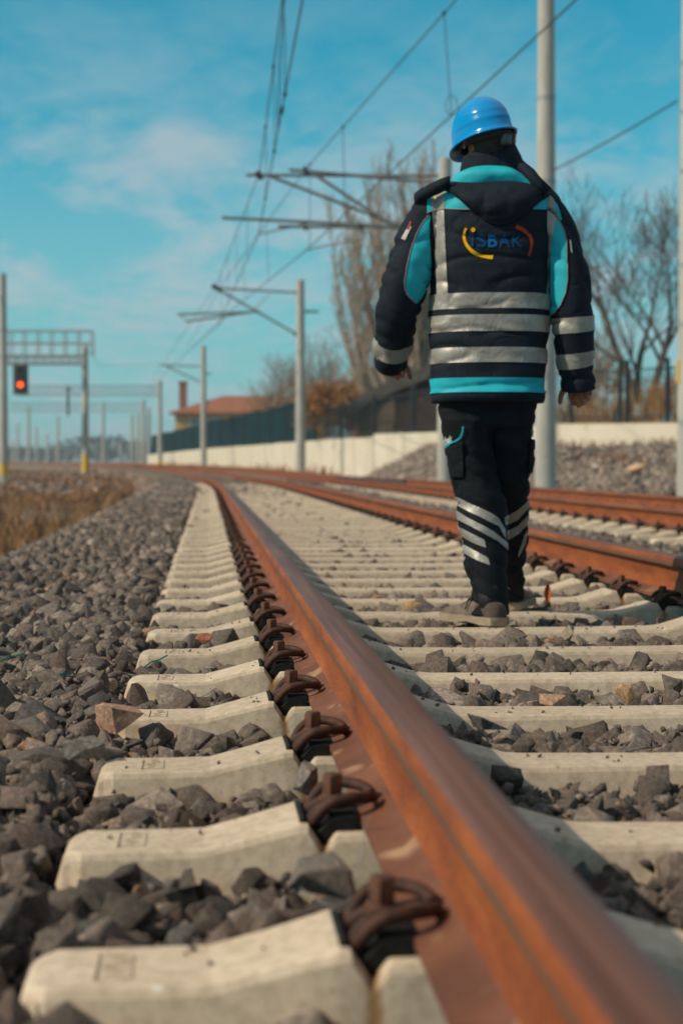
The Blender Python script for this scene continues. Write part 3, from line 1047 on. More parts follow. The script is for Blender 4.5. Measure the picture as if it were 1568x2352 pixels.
# ------------------------------------------------------------------ retaining wall line (picture x, top y, depth)
WL = [(1760, 962, 41), (1568, 970, 46), (1280, 973, 50), (1005, 991, 60), (858, 997, 68), (856, 1003, 68.2), (705, 1013, 84), (590, 1022, 104), (480, 1030, 130), (410, 1037, 158), (340, 1045, 190)]
WP = [P(x, y, Z) for x, y, Z in WL]
mb = MB()
for i in range(len(WP) - 1):
    a, b = WP[i], WP[i + 1]
    L = (b - a).length
    if L < 1:
        continue
    d = (b - a).normalized()
    nrm = Vector((d.y, -d.x, 0)).normalized()
    if nrm.x > 0:
        nrm = -nrm                                 # towards the tracks (left)
    n = max(1, round(L / 4.2))
    for k in range(n):
        p, q = a.lerp(b, k / n), a.lerp(b, (k + 1) / n)
        q = q - d * .035                           # open joint between panels
        jz = .012 * ((k * 7 + i * 3) % 3 - 1)
        zb = min(gz(p.x, p.y), gz(q.x, q.y)) - .6
        f = .0 if (k + i) % 2 else .012
        vs = []
        for c in (p, q):
            vs += [Vector((c.x, c.y, zb)) + nrm * f, Vector((c.x, c.y, c.z + jz)) + nrm * f, Vector((c.x, c.y, c.z + jz)) - nrm * .3, Vector((c.x, c.y, zb)) - nrm * .3]
        mb.add(vs, [(0, 1, 5, 4), (1, 2, 6, 5), (2, 3, 7, 6), (3, 0, 4, 7), (3, 2, 1, 0), (4, 5, 6, 7)])
wall = tag(mb.build('retaining_wall', M['wall'], origin=WP[1]), 'long pale concrete panel wall curving along the right side of the railway', 'wall')

# ground behind the wall, level with its top
mb = MB()
rows = []
for w in WP:
    d = Vector((1, .35, 0)).normalized()
    rows.append([Vector((w.x, w.y, w.z - .12)) + d * .25, Vector((w.x, w.y, w.z - .02)) + d * 3, Vector((w.x, w.y, w.z + .35)) + d * 14, Vector((w.x, w.y, w.z + .2)) + d * 60, Vector((w.x, w.y, w.z - 1)) + d * 240])
mb.grid(rows, flip=True)
tag(mb.build('upper_ground', M['terrain'], smooth=60), kind='structure', label='higher ground behind the concrete wall')

# gravel bank in front of the wall
BK = [(WP[0] + Vector((5, -6, 0)), 1.2), (WP[0], 1.05), (WP[1], 1.0), (WP[2], 1.02), (WP[2].lerp(WP[3], .5), 1.15), (WP[3], 1.12), (WP[3].lerp(WP[4], .45), .62), (WP[4], .02), (WP[4] + Vector((-.4, 6, 0)), -.2)]
rows = []
for w, zt in BK:
    toe = Vector((6.9 + bend(w.y) + .1, w.y - 4.5, -.14))
    top = Vector((w.x - .05, w.y, zt))
    row = []
    for k in range(13):
        t = k / 12
        p = toe.lerp(top, t)
        s = min(1, t * 1.45)
        s = s * s * (3 - 2 * s)
        p.z = -.14 + (zt + .14) * s + noise.noise(Vector((p.x * .6, p.y * .6, 3))) * .06 * (1 if 0 < k < 12 else 0)
        row.append(p)
    rows.append(row)
BANK = rows
# refine lengthwise
rr = []
for i in range(len(rows) - 1):
    for k in range(6):
        rr.append([a.lerp(b, k / 6) for a, b in zip(rows[i], rows[i + 1])])
rr.append(rows[-1])
mb = MB().grid(rr)
bank = tag(mb.build('bank', M['terrain'], smooth=60), kind='structure', label='gravel bank below the concrete wall')
pts, siz = [], []
for i in range(len(rr) - 1):
    for j in range(12):
        a, b, c, d = rr[i][j], rr[i + 1][j], rr[i][j + 1], rr[i + 1][j + 1]
        area = ((b - a).length * (c - a).length)
        for _ in range(int(area * 26) + 1):
            u, v = random.random(), random.random()
            p = a.lerp(b, u).lerp(c.lerp(d, u), v)
            if j > 9 and random.random() < .55:
                continue
            pts.append(p[:]); siz.append(random.uniform(.05, .11))
rb = np.random.default_rng(8)
tag(stones('bank_gravel', np.array(pts), np.array(siz), HULL_FAR, rb, tints(len(pts), rb) * 1.25), 'grey gravel lying on the bank below the wall', 'gravel', kind='stuff')


# ------------------------------------------------------------------ grasses
def blades(name, roots, hmin, hmax, m, lean=.35, w=.012, seed=0, bend_=.4):
    rs = np.random.default_rng(seed)
    n = len(roots)
    roots = np.asarray(roots)
    h = rs.uniform(hmin, hmax, n)
    a = rs.uniform(0, 2 * np.pi, n)
    tilt = rs.normal(0, lean, (n, 2)) * h[:, None]
    side = np.stack([np.cos(a), np.sin(a), np.zeros(n)], 1) * (w * rs.uniform(.6, 1.4, n))[:, None]
    mid = roots + np.column_stack([tilt * .35, h * .55])
    tip = roots + np.column_stack([tilt * (1 + bend_), h])
    V = np.stack([roots - side, roots + side, mid - side * .7, mid + side * .7, tip], 1).reshape(-1, 3)
    b = np.arange(n) * 5
    F = np.concatenate([np.stack([b, b + 1, b + 3], 1), np.stack([b, b + 3, b + 2], 1), np.stack([b + 2, b + 3, b + 4], 1)])
    me = bpy.data.meshes.new(name)
    me.from_pydata(V.tolist(), [], F.tolist())
    me.materials.append(m)
    o = bpy.data.objects.new(name, me)
    COL.objects.link(o)
    return o


rg = np.random.default_rng(21)
roots = []
for _ in range(15000):
    y = 10 + 38 * rg.random() ** 1.5
    u = -1.62 - 8.5 * rg.random() ** 1.3 * (.35 + y / 40)
    x = u + bend(y)
    if noise.noise(Vector((x * .55, y * .35, 5))) < -.18 + max(0, y - 26) * .02:
        continue
    if u > -1.9 - .25 * noise.noise(Vector((0, y * .8, 1))) and rg.random() < .6:
        continue
    roots.append((x, y, gz(x, y) - .02))
tag(blades('dry_grass', roots, .16, .42, M['grass'], .3, .010, 3), 'dry brown grass beside the ballast at the left', 'grass', kind='stuff')
roots = []
for _ in range(9000):
    y = 40 + 95 * rg.random() ** 1.2
    u = -1.9 - rg.random() ** 1.2 * (8 + y * .22)
    x = u + bend(y)
    if noise.noise(Vector((x * .22, y * .10, 11))) < -.05:
        continue
    roots.append((x, y, gz(x, y) - .02))
tag(blades('rough_grass', roots, .12, .34, M['grass'], .5, .05, 13), 'rough brown grass on the ground below the gantry', 'grass', kind='stuff')
sp_ = []
for _ in range(5200):
    y = 45 + 80 * rg.random()
    x = bend(y) - 1.3 - rg.random() ** 1.4 * (6 + y * .2)
    sp_.append((x, y, gz(x, y)))
rs_ = np.random.default_rng(31)
tag(stones('rough_gravel', np.array(sp_), rs_.uniform(.06, .15, len(sp_)), HULL_FAR, rs_, tints(len(sp_), rs_) * np.array((1.15, 1.0, .95))), 'coarse gravel on the ground below the gantry', 'gravel', kind='stuff')
roots = []
for _ in range(1700):
    t = rg.random() * (len(BK) - 2)
    i = int(t)
    q = BANK[i][12].lerp(BANK[i + 1][12], t - i)
    p = BANK[i][9].lerp(BANK[i + 1][9], t - i)
    c = q.lerp(p, rg.random() ** 1.6)
    roots.append(c[:])
for _ in range(1100):
    i = rg.integers(0, 3)
    c = BANK[i][2 + rg.integers(0, 5)].lerp(BANK[i + 1][2 + rg.integers(0, 5)], rg.random())
    if noise.noise(Vector((c.x * .5, c.y * .5, 9))) > .05 and c.x > 9.5:
        roots.append(c[:])
tag(blades('bank_grass', roots, .12, .40, M['grass'], .35, .016, 4), 'dry grass tufts on the gravel bank', 'grass', kind='stuff')
roots = []
for _ in range(2600):
    t = rg.random() ** .8 * 3.2
    i = min(int(t), 3)
    w = WP[i].lerp(WP[i + 1], t - i)
    c = w + Vector((.9, .4, 0)) * rg.uniform(.5, 3.2)
    if noise.noise(Vector((c.x * .7, c.y * .7, 2))) > -.15:
        roots.append((c.x, c.y, w.z - .15))
tag(blades('reeds', roots, .7, 1.7, M['reed'], .10, .014, 6), 'tall dry orange reeds behind the fence on the wall', 'reeds', kind='stuff')
roots = []
for _ in range(900):
    t = 3.6 + rg.random() * 5.5
    i = min(int(t), len(WP) - 2)
    w = WP[i].lerp(WP[i + 1], t - i)
    if noise.noise(Vector((w.x * .9, w.y * .35, 7))) < .1:
        continue
    c = w + Vector((-.9, -.35, 0)) * rg.uniform(.3, 1.4)
    roots.append((c.x, c.y, gz(c.x, c.y) - .03))
tag(blades('wall_weeds', roots, .3, .75, M['leaf_rust'], .3, .04, 8), 'yellow brown weeds along the foot of the wall', 'weeds', kind='stuff')


# ------------------------------------------------------------------ fences on the wall
def wall_at(x):
    """Point on the wall's top at picture x (interpolated along the line)."""
    for i in range(len(WL) - 1):
        if WL[i + 1][0] <= x <= WL[i][0]:
            t = (WL[i][0] - x) / (WL[i][0] - WL[i + 1][0])
            a, b = WL[i], WL[i + 1]
            Z = 1 / ((1 - t) / a[2] + t / b[2])
            return P(x, a[1] + (b[1] - a[1]) * t, Z)
    return None


gf = empty('sheet_fence', wall_at(520), 'tall dark green sheet fence standing on the far part of the wall', 'fence')
o = gf.location
xs = [722, 690, 655, 620, 590, 560, 530, 505, 480, 460, 440, 420, 400, 380, 362, 345]
OFF = Vector((.16, .06, 0))
HF = 2.15
for k in range(len(xs) - 1):
    a, b = wall_at(xs[k]) + OFF, wall_at(xs[k + 1]) + OFF
    mb = MB()
    n = max(4, int((b - a).length / .45))
    rows = [[], []]
    d = (b - a).normalized(); nr = Vector((d.y, -d.x, 0))
    for j in range(n * 2 + 1):
        t = j / (n * 2)
        c = a.lerp(b, t * .985) + nr * (.03 if j % 2 else -.03)
        rows[0].append(c + Vector((0, 0, .02))); rows[1].append(c + Vector((0, 0, HF + .04 * ((k * 5) % 3 - 1))))
    mb.grid(rows)
    q = mb.build('fence_panel', M['greenfence'], gf, o)
    q.modifiers.new('thick', 'SOLIDIFY').thickness = .02
    mb = MB().bar(a + nr * -.09 + Vector((0, 0, -.02)), a + nr * -.09 + Vector((0, 0, HF + .12)), .09)
    mb.build('fence_post', M['fence'], gf, o)

bf = empty('railing_fence', wall_at(1100), 'open dark metal fence of thin pickets standing on the near part of the wall', 'fence')
o = bf.location
px = [716, 775, 851, 940, 1030, 1118, 1205, 1300, 1412, 1428, 1520, 1600, 1700]
for k, x in enumerate(px):
    w = wall_at(x) + OFF
    h = {716: 1.75, 775: 1.7, 851: 1.75}.get(x, 1.85)
    wd = .17 if x < 1000 else .11
    MB().bar(w + Vector((0, 0, -.05)), w + Vector((0, 0, h)), wd, wd).build('fence_post', M['fence'], bf, o)
for k in range(len(px) - 1):
    a, b = wall_at(px[k]) + OFF, wall_at(px[k + 1]) + OFF
    if px[k] == 1412:
        continue
    mb = MB()
    for hz in (.18, 1.55):
        mb.bar(a + Vector((0, 0, hz)), b + Vector((0, 0, hz)), .04)
    L = (b - a).length
    n = int(L / .15)
    for j in range(1, n):
        c = a.lerp(b, j / n)
        mb.bar(c + Vector((0, 0, .02)), c + Vector((0, 0, 1.62)), .019)
    mb.build('picket_panel', M['fence'], bf, o)

# low dark shed behind the fence, with a sloping roof
sa, sb = P(792, 930, 76), P(972, 842, 66)
base = P(880, 990, 74)
sh = empty('shed', base, 'low dark shed with a sloping roof behind the fence, left of the person', 'shed')
back = Vector((2.2, 5.0, 0))
mb = MB()
rows = []
for c in (sa + Vector((0, 0, -.30)), sa, sa.lerp(sb, .5) + Vector((0, 0, .10)), sb, sb + Vector((0, 0, -.30))):
    pass
top = [sa, sa.lerp(sb, .35) + Vector((0, 0, .12)), sa.lerp(sb, .7) + Vector((0, 0, .08)), sb, sb + (sb - sa) * .5]
rows = [[p + Vector((0, 0, -.55)) for p in top], [p for p in top], [p + back for p in top], [p + back + Vector((0, 0, -.55)) for p in top]]
mb.grid(rows)
mb.grid([[p + Vector((0, 0, -.55)) for p in top], [p + back + Vector((0, 0, -.55)) for p in top]], flip=True)
mb.build('roof', M['shedroof'], sh, base)
mb = MB()
inn = Vector((.35, .8, 0))
a0, a1 = sa.lerp(sb, .08) + inn, sb + (sb - sa) * .5 + inn
zb = wall_at(900).z - .3
rows = [[Vector((p.x, p.y, zb)) for p in (a0, a0.lerp(a1, .5), a1)], [p + Vector((0, 0, -.4)) for p in (a0, a0.lerp(a1, .5), a1)]]
mb.grid(rows)
qq = mb.build('shed_wall', M['shed'], sh, base)
qq.modifiers.new('thick', 'SOLIDIFY').thickness = .1
# pale board screen left of it
mb = MB()
for j in range(9):
    a = wall_at(792 + j * 6.2) + Vector((1.2, .6, 0))
    mb.bar(a + Vector((0, 0, -.3)), a + Vector((0, 0, 1.55 + .03 * (j % 3))), .13, .03)
for hz in (.3, 1.2):
    mb.bar(wall_at(792) + Vector((1.24, .66, hz)), wall_at(842) + Vector((1.24, .66, hz)), .04)
tag(mb.build('board_screen', mat('pale_boards', (.30, .21, .14), (.40, .29, .20), 4, .9), origin=wall_at(820)), 'small screen of pale upright boards behind the fence beside the dark shed', 'screen')
# white-blue covered car roof like tarpaulin heap behind the right fence
tp = MB()
c0, c1 = P(1322, 925, 54), P(1442, 962, 54)
rows = []
for k in range(9):
    t = k / 8
    c = c0.lerp(c1, t)
    rows.append([c + Vector((0, 2.0 * s, .0)) + Vector((0, 0, -.55 * (2 * s - 1) ** 2 + .05 * math.sin(5 * t + 3 * s))) for s in (0, .2, .4, .6, .8, 1)])
tp.grid(rows)
tpo = tag(tp.build('tarpaulin', mat('grey_blue_tarp', (.22, .27, .33), (.32, .38, .45), 2, .6), origin=c0), 'grey blue tarpaulin sloping behind the fence, right of the person\'s hand', 'tarpaulin')
tpo.modifiers.new('thick', 'SOLIDIFY').thickness = .02
tpb = MB()
rows = [[Vector((p.x, p.y + .3, wall_at(1400).z - .3)) for p in (c0, c0.lerp(c1, .5), c1)], [p + Vector((0, .3, -.62)) for p in (c0, c0.lerp(c1, .5), c1)], [p + Vector((0, 1.7, -.62)) for p in (c0, c0.lerp(c1, .5), c1)]]
tpb.grid(rows)
tag(tpb.build('log_pile', M['shed'], origin=c0), 'dark stack of timber under the grey blue tarpaulin', 'pile')

# ------------------------------------------------------------------ house behind the green fence
HZ = 172.0
hb = P(540, 1040, HZ)
ho = empty('house', hb, 'ochre house with a hipped red tile roof and chimney beyond the green fence', 'house')
a = P(402, 946, HZ); b = P(740, 946, HZ)
ax = Vector((1, -.12, 0)).normalized()
ay = Vector((.12, 1, 0))
Wd = (b - a).length
Dp = 9.0


def hp(s, t, z):
    return Vector((a.x, a.y, 0)) + ax * s + ay * t + Vector((0, 0, z))


ze, zr, zg = a.z, P(540, 905, HZ).z, hb.z - 3
mb = MB()
mb.add([hp(0, 0, zg), hp(Wd, 0, zg), hp(Wd, Dp, zg), hp(0, Dp, zg), hp(0, 0, ze), hp(Wd, 0, ze), hp(Wd, Dp, ze), hp(0, Dp, ze)], [(0, 1, 5, 4), (1, 2, 6, 5), (2, 3, 7, 6), (3, 0, 4, 7)])
mb.build('wall', M['ochre'], ho, hb)
e = .55
mb = MB()
mb.add([hp(-e, -e, ze - .05), hp(Wd + e, -e, ze - .05), hp(Wd + e, Dp + e, ze - .05), hp(-e, Dp + e, ze - .05), hp(4.6, Dp / 2, zr), hp(Wd - 4.6, Dp / 2, zr),
        hp(-e, -e, ze - .25), hp(Wd + e, -e, ze - .25), hp(Wd + e, Dp + e, ze - .25), hp(-e, Dp + e, ze - .25)],
       [(0, 1, 5, 4), (1, 2, 5), (2, 3, 4, 5), (3, 0, 4), (6, 7, 1, 0), (7, 8, 2, 1), (8, 9, 3, 2), (9, 6, 0, 3), (9, 8, 7, 6)])
rf = mb.build('roof', M['roof'], ho, hb)
c = P(415, 945, HZ) + ay * 2
mb = MB().box((c.x - .42, c.y - .4, ze - .3), (c.x + .42, c.y + .4, P(415, 878, HZ).z)).box((c.x - .52, c.y - .5, P(415, 878, HZ).z), (c.x + .52, c.y + .5, P(415, 874, HZ).z))
mb.build('chimney', M['brick'], rf, hb)
for s0, s1 in ((1.6, 2.9), (3.7, 4.9), (6.6, 7.8), (9.4, 10.6)):
    mb = MB().add([hp(s0, -.06, ze - 2.2), hp(s1, -.06, ze - 2.2), hp(s1, -.06, ze - .7), hp(s0, -.06, ze - .7), hp(s0, .02, ze - 2.2), hp(s1, .02, ze - 2.2), hp(s1, .02, ze - .7), hp(s0, .02, ze - .7)],
                  [(0, 1, 2, 3), (0, 4, 5, 1), (1, 5, 6, 2), (2, 6, 7, 3), (3, 7, 4, 0)])
    w_ = mb.build('window', M['white'], ho, hb)
    MB().add([hp(s0 + .12, -.09, ze - 2.08), hp(s1 - .12, -.09, ze - 2.08), hp(s1 - .12, -.09, ze - .82), hp(s0 + .12, -.09, ze - .82)], [(0, 1, 2, 3)]).build('pane', M['glass'], w_, hb)
# brick house with steep roof far right behind trees
hb2 = P(900, 990, 120)
h2 = empty('brick_house', hb2, 'rust coloured brick house half hidden by bare trees above the dark shed', 'house')
a2 = P(828, 930, 120)
mb = MB().box((a2.x, a2.y, hb2.z - 2), (a2.x + 6.2, a2.y + 7, P(828, 868, 120).z))
mb.build('wall', M['brick'], h2, hb2)
zt = P(828, 868, 120).z
mb = MB().add([(a2.x - .4, a2.y - .4, zt), (a2.x + 6.6, a2.y - .4, zt), (a2.x + 6.6, a2.y + 7.4, zt), (a2.x - .4, a2.y + 7.4, zt), (a2.x + 3.1, a2.y - .4, zt + 1.9), (a2.x + 3.1, a2.y + 7.4, zt + 1.9)],
              [(0, 1, 4), (1, 2, 5, 4), (2, 3, 5), (3, 0, 4, 5), (3, 2, 1, 0)])
mb.build('roof', M['roof'], h2, hb2)
MB().box((a2.x + 1.0, a2.y - .06, zt - 2.2), (a2.x + 2.0, a2.y + .02, zt - .9)).build('window', M['glass'], h2, hb2)


# ------------------------------------------------------------------ trees
def bare_tree(base, height, label, bark, seed, spread=.5, trunks=1, upright=.0, depth=6, r0=.16, first=.25, name='bare_tree', group='bare winter trees behind the wall', thin=1.0, kids=(2, 4), lat=None, rmin=.008):
    rs = random.Random(seed)
    tr = empty(name, base, label, 'tree', group)
    tm, cm = MB(), MB()
    cnt = [0]

    def grow(p, d, L, r, lev):
        cnt[0] += 1
        n = 4 if lev < 2 else 3
        pts, rad = [p], [r]
        q, dd = p, d
        for k in range(n):
            dd = (dd + Vector((rs.gauss(0, .10), rs.gauss(0, .10), rs.gauss(0, .06) + upright * .12))).normalized()
            q = q + dd * (L / n)
            pts.append(q); rad.append(r * (1 - .42 * (k + 1) / n))
        (tm if lev == 0 else cm).tube(pts, rad, 8 if lev == 0 else (6 if lev == 1 else (4 if lev < 4 else 3)), caps=False)
        if lev >= depth:
            return
        m = rs.randint(*kids) + (1 if lev in (0, 1) else 0)
        for k in range(m):
            t = 1.0 if k == 0 else rs.uniform(.35, .98)
            ii = min(int(t * n), n - 1)
            o = pts[ii].lerp(pts[ii + 1], t * n - ii)
            ang = rs.gauss(.18, .08) if k == 0 else rs.uniform(.45, .95) * (spread / .5)
            az = rs.uniform(0, 2 * math.pi)
            s = dd.cross(Vector((math.cos(az), math.sin(az), .3))).normalized()
            nd = (dd * math.cos(ang) + s * math.sin(ang))
            nd.z += upright * .35
            grow(o, nd.normalized(), L * rs.uniform(.62, .86), max(rad[ii] * (.72 if k == 0 else .52) * thin, rmin), lev + 1)
    for k in range(trunks):
        az = rs.uniform(0, 6.28)
        d = Vector((math.cos(az) * .16 * (trunks > 1), math.sin(az) * .16 * (trunks > 1), 1)).normalized()
        grow(Vector(base) + Vector((math.cos(az), math.sin(az), 0)) * (.25 * (trunks > 1)), d, height * first * rs.uniform(.85, 1.1), r0 * rs.uniform(.8, 1), 0)
    tm.build('trunk', bark, tr, base, 60)
    cm.build('crown', bark, tr, base, 60)
    # report the height so that it can be scaled to what is wanted
    zmax = max(v[2] for v in cm.v) - base[2]
    f = height / zmax
    tr.scale = (f, f, f)
    return tr


def bush(base, rx, rz, label, m, seed, n=900, leaf=.11, group='shrubs behind the wall'):
    rs = np.random.default_rng(seed)
    t = empty('shrub', base, label, 'shrub', group)
    stems = MB()
    for k in range(9):
        a = rs.uniform(0, 6.28); rr_ = rs.uniform(.2, .8)
        stems.tube([base, Vector(base) + Vector((math.cos(a) * rx * rr_ * .5, math.sin(a) * rx * rr_ * .5, rz * .7)), Vector(base) + Vector((math.cos(a) * rx * rr_, math.sin(a) * rx * rr_, rz * rs.uniform(1.2, 1.9)))],
                   [.035, .022, .008], 5)
    stems.build('stem', M['bark_mid'], t, base)
    cl = rs.normal(0, .42, (16, 3)) * np.array([rx, rx, rz]) + np.array([0, 0, rz])
    cen = cl[rs.integers(0, 16, n)] + rs.normal(0, .2, (n, 3)) * np.array([rx, rx, rz])
    cen[:, 2] = np.abs(cen[:, 2])
    d1 = rs.normal(size=(n, 3)); d1 /= np.linalg.norm(d1, axis=1)[:, None]
    d2 = np.cross(d1, rs.normal(size=(n, 3))); d2 /= np.linalg.norm(d2, axis=1)[:, None]
    sz = leaf * rs.uniform(.5, 1.4, (n, 1))
    V = np.stack([cen - d1 * sz, cen + d2 * sz * .5, cen + d1 * sz, cen - d2 * sz * .5], 1).reshape(-1, 3)
    b = np.arange(n) * 4
    mb = MB().add(V.tolist(), np.stack([b, b + 1, b + 2, b + 3], 1).tolist())
    mb.v = [(x + base[0], y + base[1], z + base[2]) for x, y, z in mb.v]
    mb.build('foliage', m, t, base)
    return t


def up(x, y, Z, dz=0.0):
    p = P(x, y, Z)
    return Vector((p.x, p.y, p.z + dz))


def poplar(base, height, label, bark, seed, n=7, spread=.13, r0=.12, twigs=26):
    """Cluster of near upright stems with short rising twigs, open enough to see the sky through."""
    rs = random.Random(seed)
    tr = empty('bare_poplar', base, label, 'tree', 'bare winter trees behind the wall')
    tm, cm = MB(), MB()
    base = Vector(base)
    tm.tube([base - Vector((0, 0, .3)), base + Vector((0, 0, height * .10)), base + Vector((.05, 0, height * .22))], [r0 * 1.7, r0 * 1.4, r0], 9, caps=False)
    for k in range(n):
        az = rs.uniform(0, 6.28)
        sp = spread * rs.uniform(.25, 1.15)
        L_ = height * rs.uniform(.62, .98)
        pts, rad = [], []
        st = base + Vector((0, 0, height * rs.uniform(.02, .2)))
        ph = rs.uniform(0, 6)
        for i in range(10):
            f = i / 9
            q = st + Vector((math.cos(az) * sp * height * f ** .8, math.sin(az) * sp * height * f ** .8, (base.z + L_ - st.z) * f))
            q += Vector((math.sin(ph + 5 * f), math.cos(ph + 6 * f), 0)) * .10
            pts.append(q); rad.append(max(r0 * (1 - f) ** 1.1 * rs.uniform(.8, 1), .016))
        cm.tube(pts, rad, 6, caps=False)
        for j in range(twigs):
            f = rs.uniform(.15, 1.0)
            i = min(int(f * 9), 8)
            o = pts[i].lerp(pts[i + 1], f * 9 - i)
            a2 = rs.uniform(0, 6.28)
            l2 = height * rs.uniform(.05, .15) * (1.15 - f * .6)
            d = Vector((math.cos(a2) * .45, math.sin(a2) * .45, rs.uniform(.6, 1.2))).normalized()
            e1 = o + d * l2 * .5
            e2 = e1 + (d + Vector((rs.gauss(0, .2), rs.gauss(0, .2), .25))).normalized() * l2 * .5
            cm.tube([o, e1, e2], [.028, .018, .010], 4, caps=False)
            for m in range(3):
                g = o.lerp(e2, rs.uniform(.3, .95))
                a3 = rs.uniform(0, 6.28)
                cm.tube([g, g + Vector((math.cos(a3) * .35, math.sin(a3) * .35, rs.uniform(.5, 1.1))).normalized() * l2 * .38], [.014, .008], 3, caps=False)
    tm.build('trunk', bark, tr, base, 60)
    cm.build('crown', bark, tr, base, 60)
    return tr


bare_tree(up(1478, 925, 62), P(1480, 372, 62).z - P(1480, 925, 62).z, 'wide bare dark tree behind the fence at the right edge of the photo', M['bark_dark'], 17, .46, 3, .30, 6, .12, .20, kids=(2, 3), rmin=.008)
poplar(up(962, 985, 84), P(955, 325, 84).z - P(955, 985, 84).z, 'tall brown bare tree just behind the person\'s left shoulder', M['bark_mid'], 5, 11, .19, .18, 60)
poplar(up(893, 985, 90), P(893, 345, 90).z - P(893, 985, 90).z, 'tall tan bare poplar left of the brown bare tree', M['bark_tan'], 9, 12, .21, .17, 60)
poplar(up(840, 985, 98), P(848, 450, 98).z - P(848, 985, 98).z, 'pale bare poplar at the left side of the tall tree group', M['bark_tan'], 23, 10, .21, .16, 55)
poplar(up(925, 985, 102), P(925, 385, 102).z - P(925, 985, 102).z, 'slender tan bare poplar squeezed between the two tallest bare trees', M['bark_tan'], 61, 8, .08, .17, 45)
bare_tree(up(905, 985, 96), P(905, 560, 96).z - P(905, 985, 96).z, 'broad bare tree with drooping side branches in the tall tree group', M['bark_mid'], 51, .55, 1, .1, 6, .16, .30, kids=(2, 3), rmin=.012)
bare_tree(up(735, 1000, 118), P(735, 752, 118).z - P(735, 1000, 118).z, 'small bare grey tree right of the mast with the single arm', M['bark_mid'], 31, .45, 3, .4, 5, .12, .25)
bare_tree(up(650, 1000, 130), P(650, 800, 130).z - P(650, 1000, 130).z, 'low bare tree left of the mast with the single arm', M['bark_mid'], 37, .5, 3, .3, 5, .12, .25)
bare_tree(up(1375, 960, 70), P(1375, 700, 70).z - P(1375, 960, 70).z, 'slim bare sapling between the person\'s right arm and the big tree', M['bark_mid'], 41, .45, 2, .3, 5, .09, .25)
bush(up(640, 1005, 128), 1.5, 1.65, 'orange brown thorny shrub behind the green fence, left of the mast', M['leaf_orange'], 1, 1300, .13)
bush(up(612, 1000, 140), 1.5, 1.3, 'reddish shrub in front of the tile roof', M['leaf_rust'], 2, 900, .13)
bush(up(672, 992, 132), 1.5, 1.7, 'large brown thicket over the right end of the tile roof', M['leaf_orange'], 11, 1500, .12)
bare_tree(up(622, 1000, 138), P(622, 850, 138).z - P(622, 1000, 138).z, 'bare tree between the tile roof and the one-armed mast', M['bark_mid'], 73, .5, 3, .3, 5, .13, .25)
bush(up(745, 1000, 80), 1.0, 1.5, 'orange brown autumn shrub beside the end of the green fence', M['leaf_rust'], 3, 2200, .09)
bush(up(772, 980, 88), 1.1, 1.6, 'taller rust coloured shrub beside the shed', M['leaf_rust'], 4, 2000, .09)
bush(up(803, 1000, 90), 1.0, 1.3, 'low orange brown shrub between the shed and the taller rust coloured shrub', M['leaf_orange'], 14, 1800, .09)
bush(up(820, 960, 100), 1.1, 1.5, 'yellow brown shrub above the shed roof', M['leaf_rust'], 5, 1000, .09)
bush(up(975, 985, 76), 1.0, 1.4, 'dark shrub behind the fence at the person\'s left hip', M['leaf_dark'], 6, 900, .08)
bush(up(1345, 962, 60), .8, .9, 'brown shrub behind the fence just right of the person\'s right hand', M['leaf_dark'], 7, 900, .07)
bush(up(1530, 960, 56), 1.0, .75, 'rust brown shrub at the foot of the big bare tree', M['leaf_rust'], 8, 1100, .07)
bush(up(1400, 905, 90), 2.2, .9, 'faded yellow shrub far behind the right fence', M['leaf_rust'], 9, 1000, .10)

# far wood: one dim band at the horizon
rw = np.random.default_rng(77)
n = 9000
t = rw.random(n)
xx = -190 + 420 * t + rw.normal(0, 6, n)
yy = 640 + 60 * rw.random(n) + 40 * np.sin(t * 9)
hh = (5.5 + 3.0 * np.sin(t * 23) + 2 * np.sin(t * 57)) * rw.random(n) ** .7
cen = np.stack([xx, yy, np.array([rise(v) for v in yy]) + np.abs(hh)], 1)
d1 = rw.normal(size=(n, 3)); d1 /= np.linalg.norm(d1, axis=1)[:, None]
d2 = np.cross(d1, rw.normal(size=(n, 3))); d2 /= np.linalg.norm(d2, axis=1)[:, None]
sz = 1.25 * rw.uniform(.5, 1.5, (n, 1))
V = np.stack([cen - d1 * sz, cen + d2 * sz * .6, cen + d1 * sz, cen - d2 * sz * .6], 1).reshape(-1, 3)
b = np.arange(n) * 4
tag(MB().add(V.tolist(), np.stack([b, b + 1, b + 2, b + 3], 1).tolist()).build('far_wood', M['wood_far']), 'blue grey wood along the horizon', 'wood', kind='stuff')
# ------------------------------------------------------------------ overhead line masts
GM = 'overhead line masts beside the tracks'


def mast(x, Z, ytop, label, d0=.36, d1=.28, yx=None, bands=(), yellow=None, zb=None, lean=0.0):
    pb = P(x, 1070, Z)
    zb = gz(pb.x, pb.y) - .1 if zb is None else zb
    base = Vector((pb.x, pb.y, zb))
    top = P(x, ytop, Z).z
    t = empty('overhead_mast', base, label, 'mast', GM)
    rows = []
    for k in range(9):
        f = k / 8
        r = (d0 + (d1 - d0) * f) / 2
        z = zb + (top - zb) * f
        rows.append([(base.x + lean * f + r * math.cos(a), base.y + r * math.sin(a), z) for a in np.linspace(0, 2 * math.pi, 20, endpoint=False)])
    MB().grid(rows, closed=True, cap0=True, cap1=True).build('pole', M['mast'], t, base, 50)

    def rad(z):
        return (d0 + (d1 - d0) * (z - zb) / (top - zb)) / 2
    for zc in bands:
        f = (zc - zb) / (top - zb)
        MB().cyl((base.x + lean * f, base.y, zc - .035), rad(zc) + .008, .07, 20).build('steel_band', M['steel_pale'], t, base, 50)
    if yellow:
        MB().cyl((base.x, base.y, yellow[0]), rad(yellow[0]) + .006, yellow[1] - yellow[0], 20).build('yellow_marking', M['yellow'], t, base, 50)
    return t, base


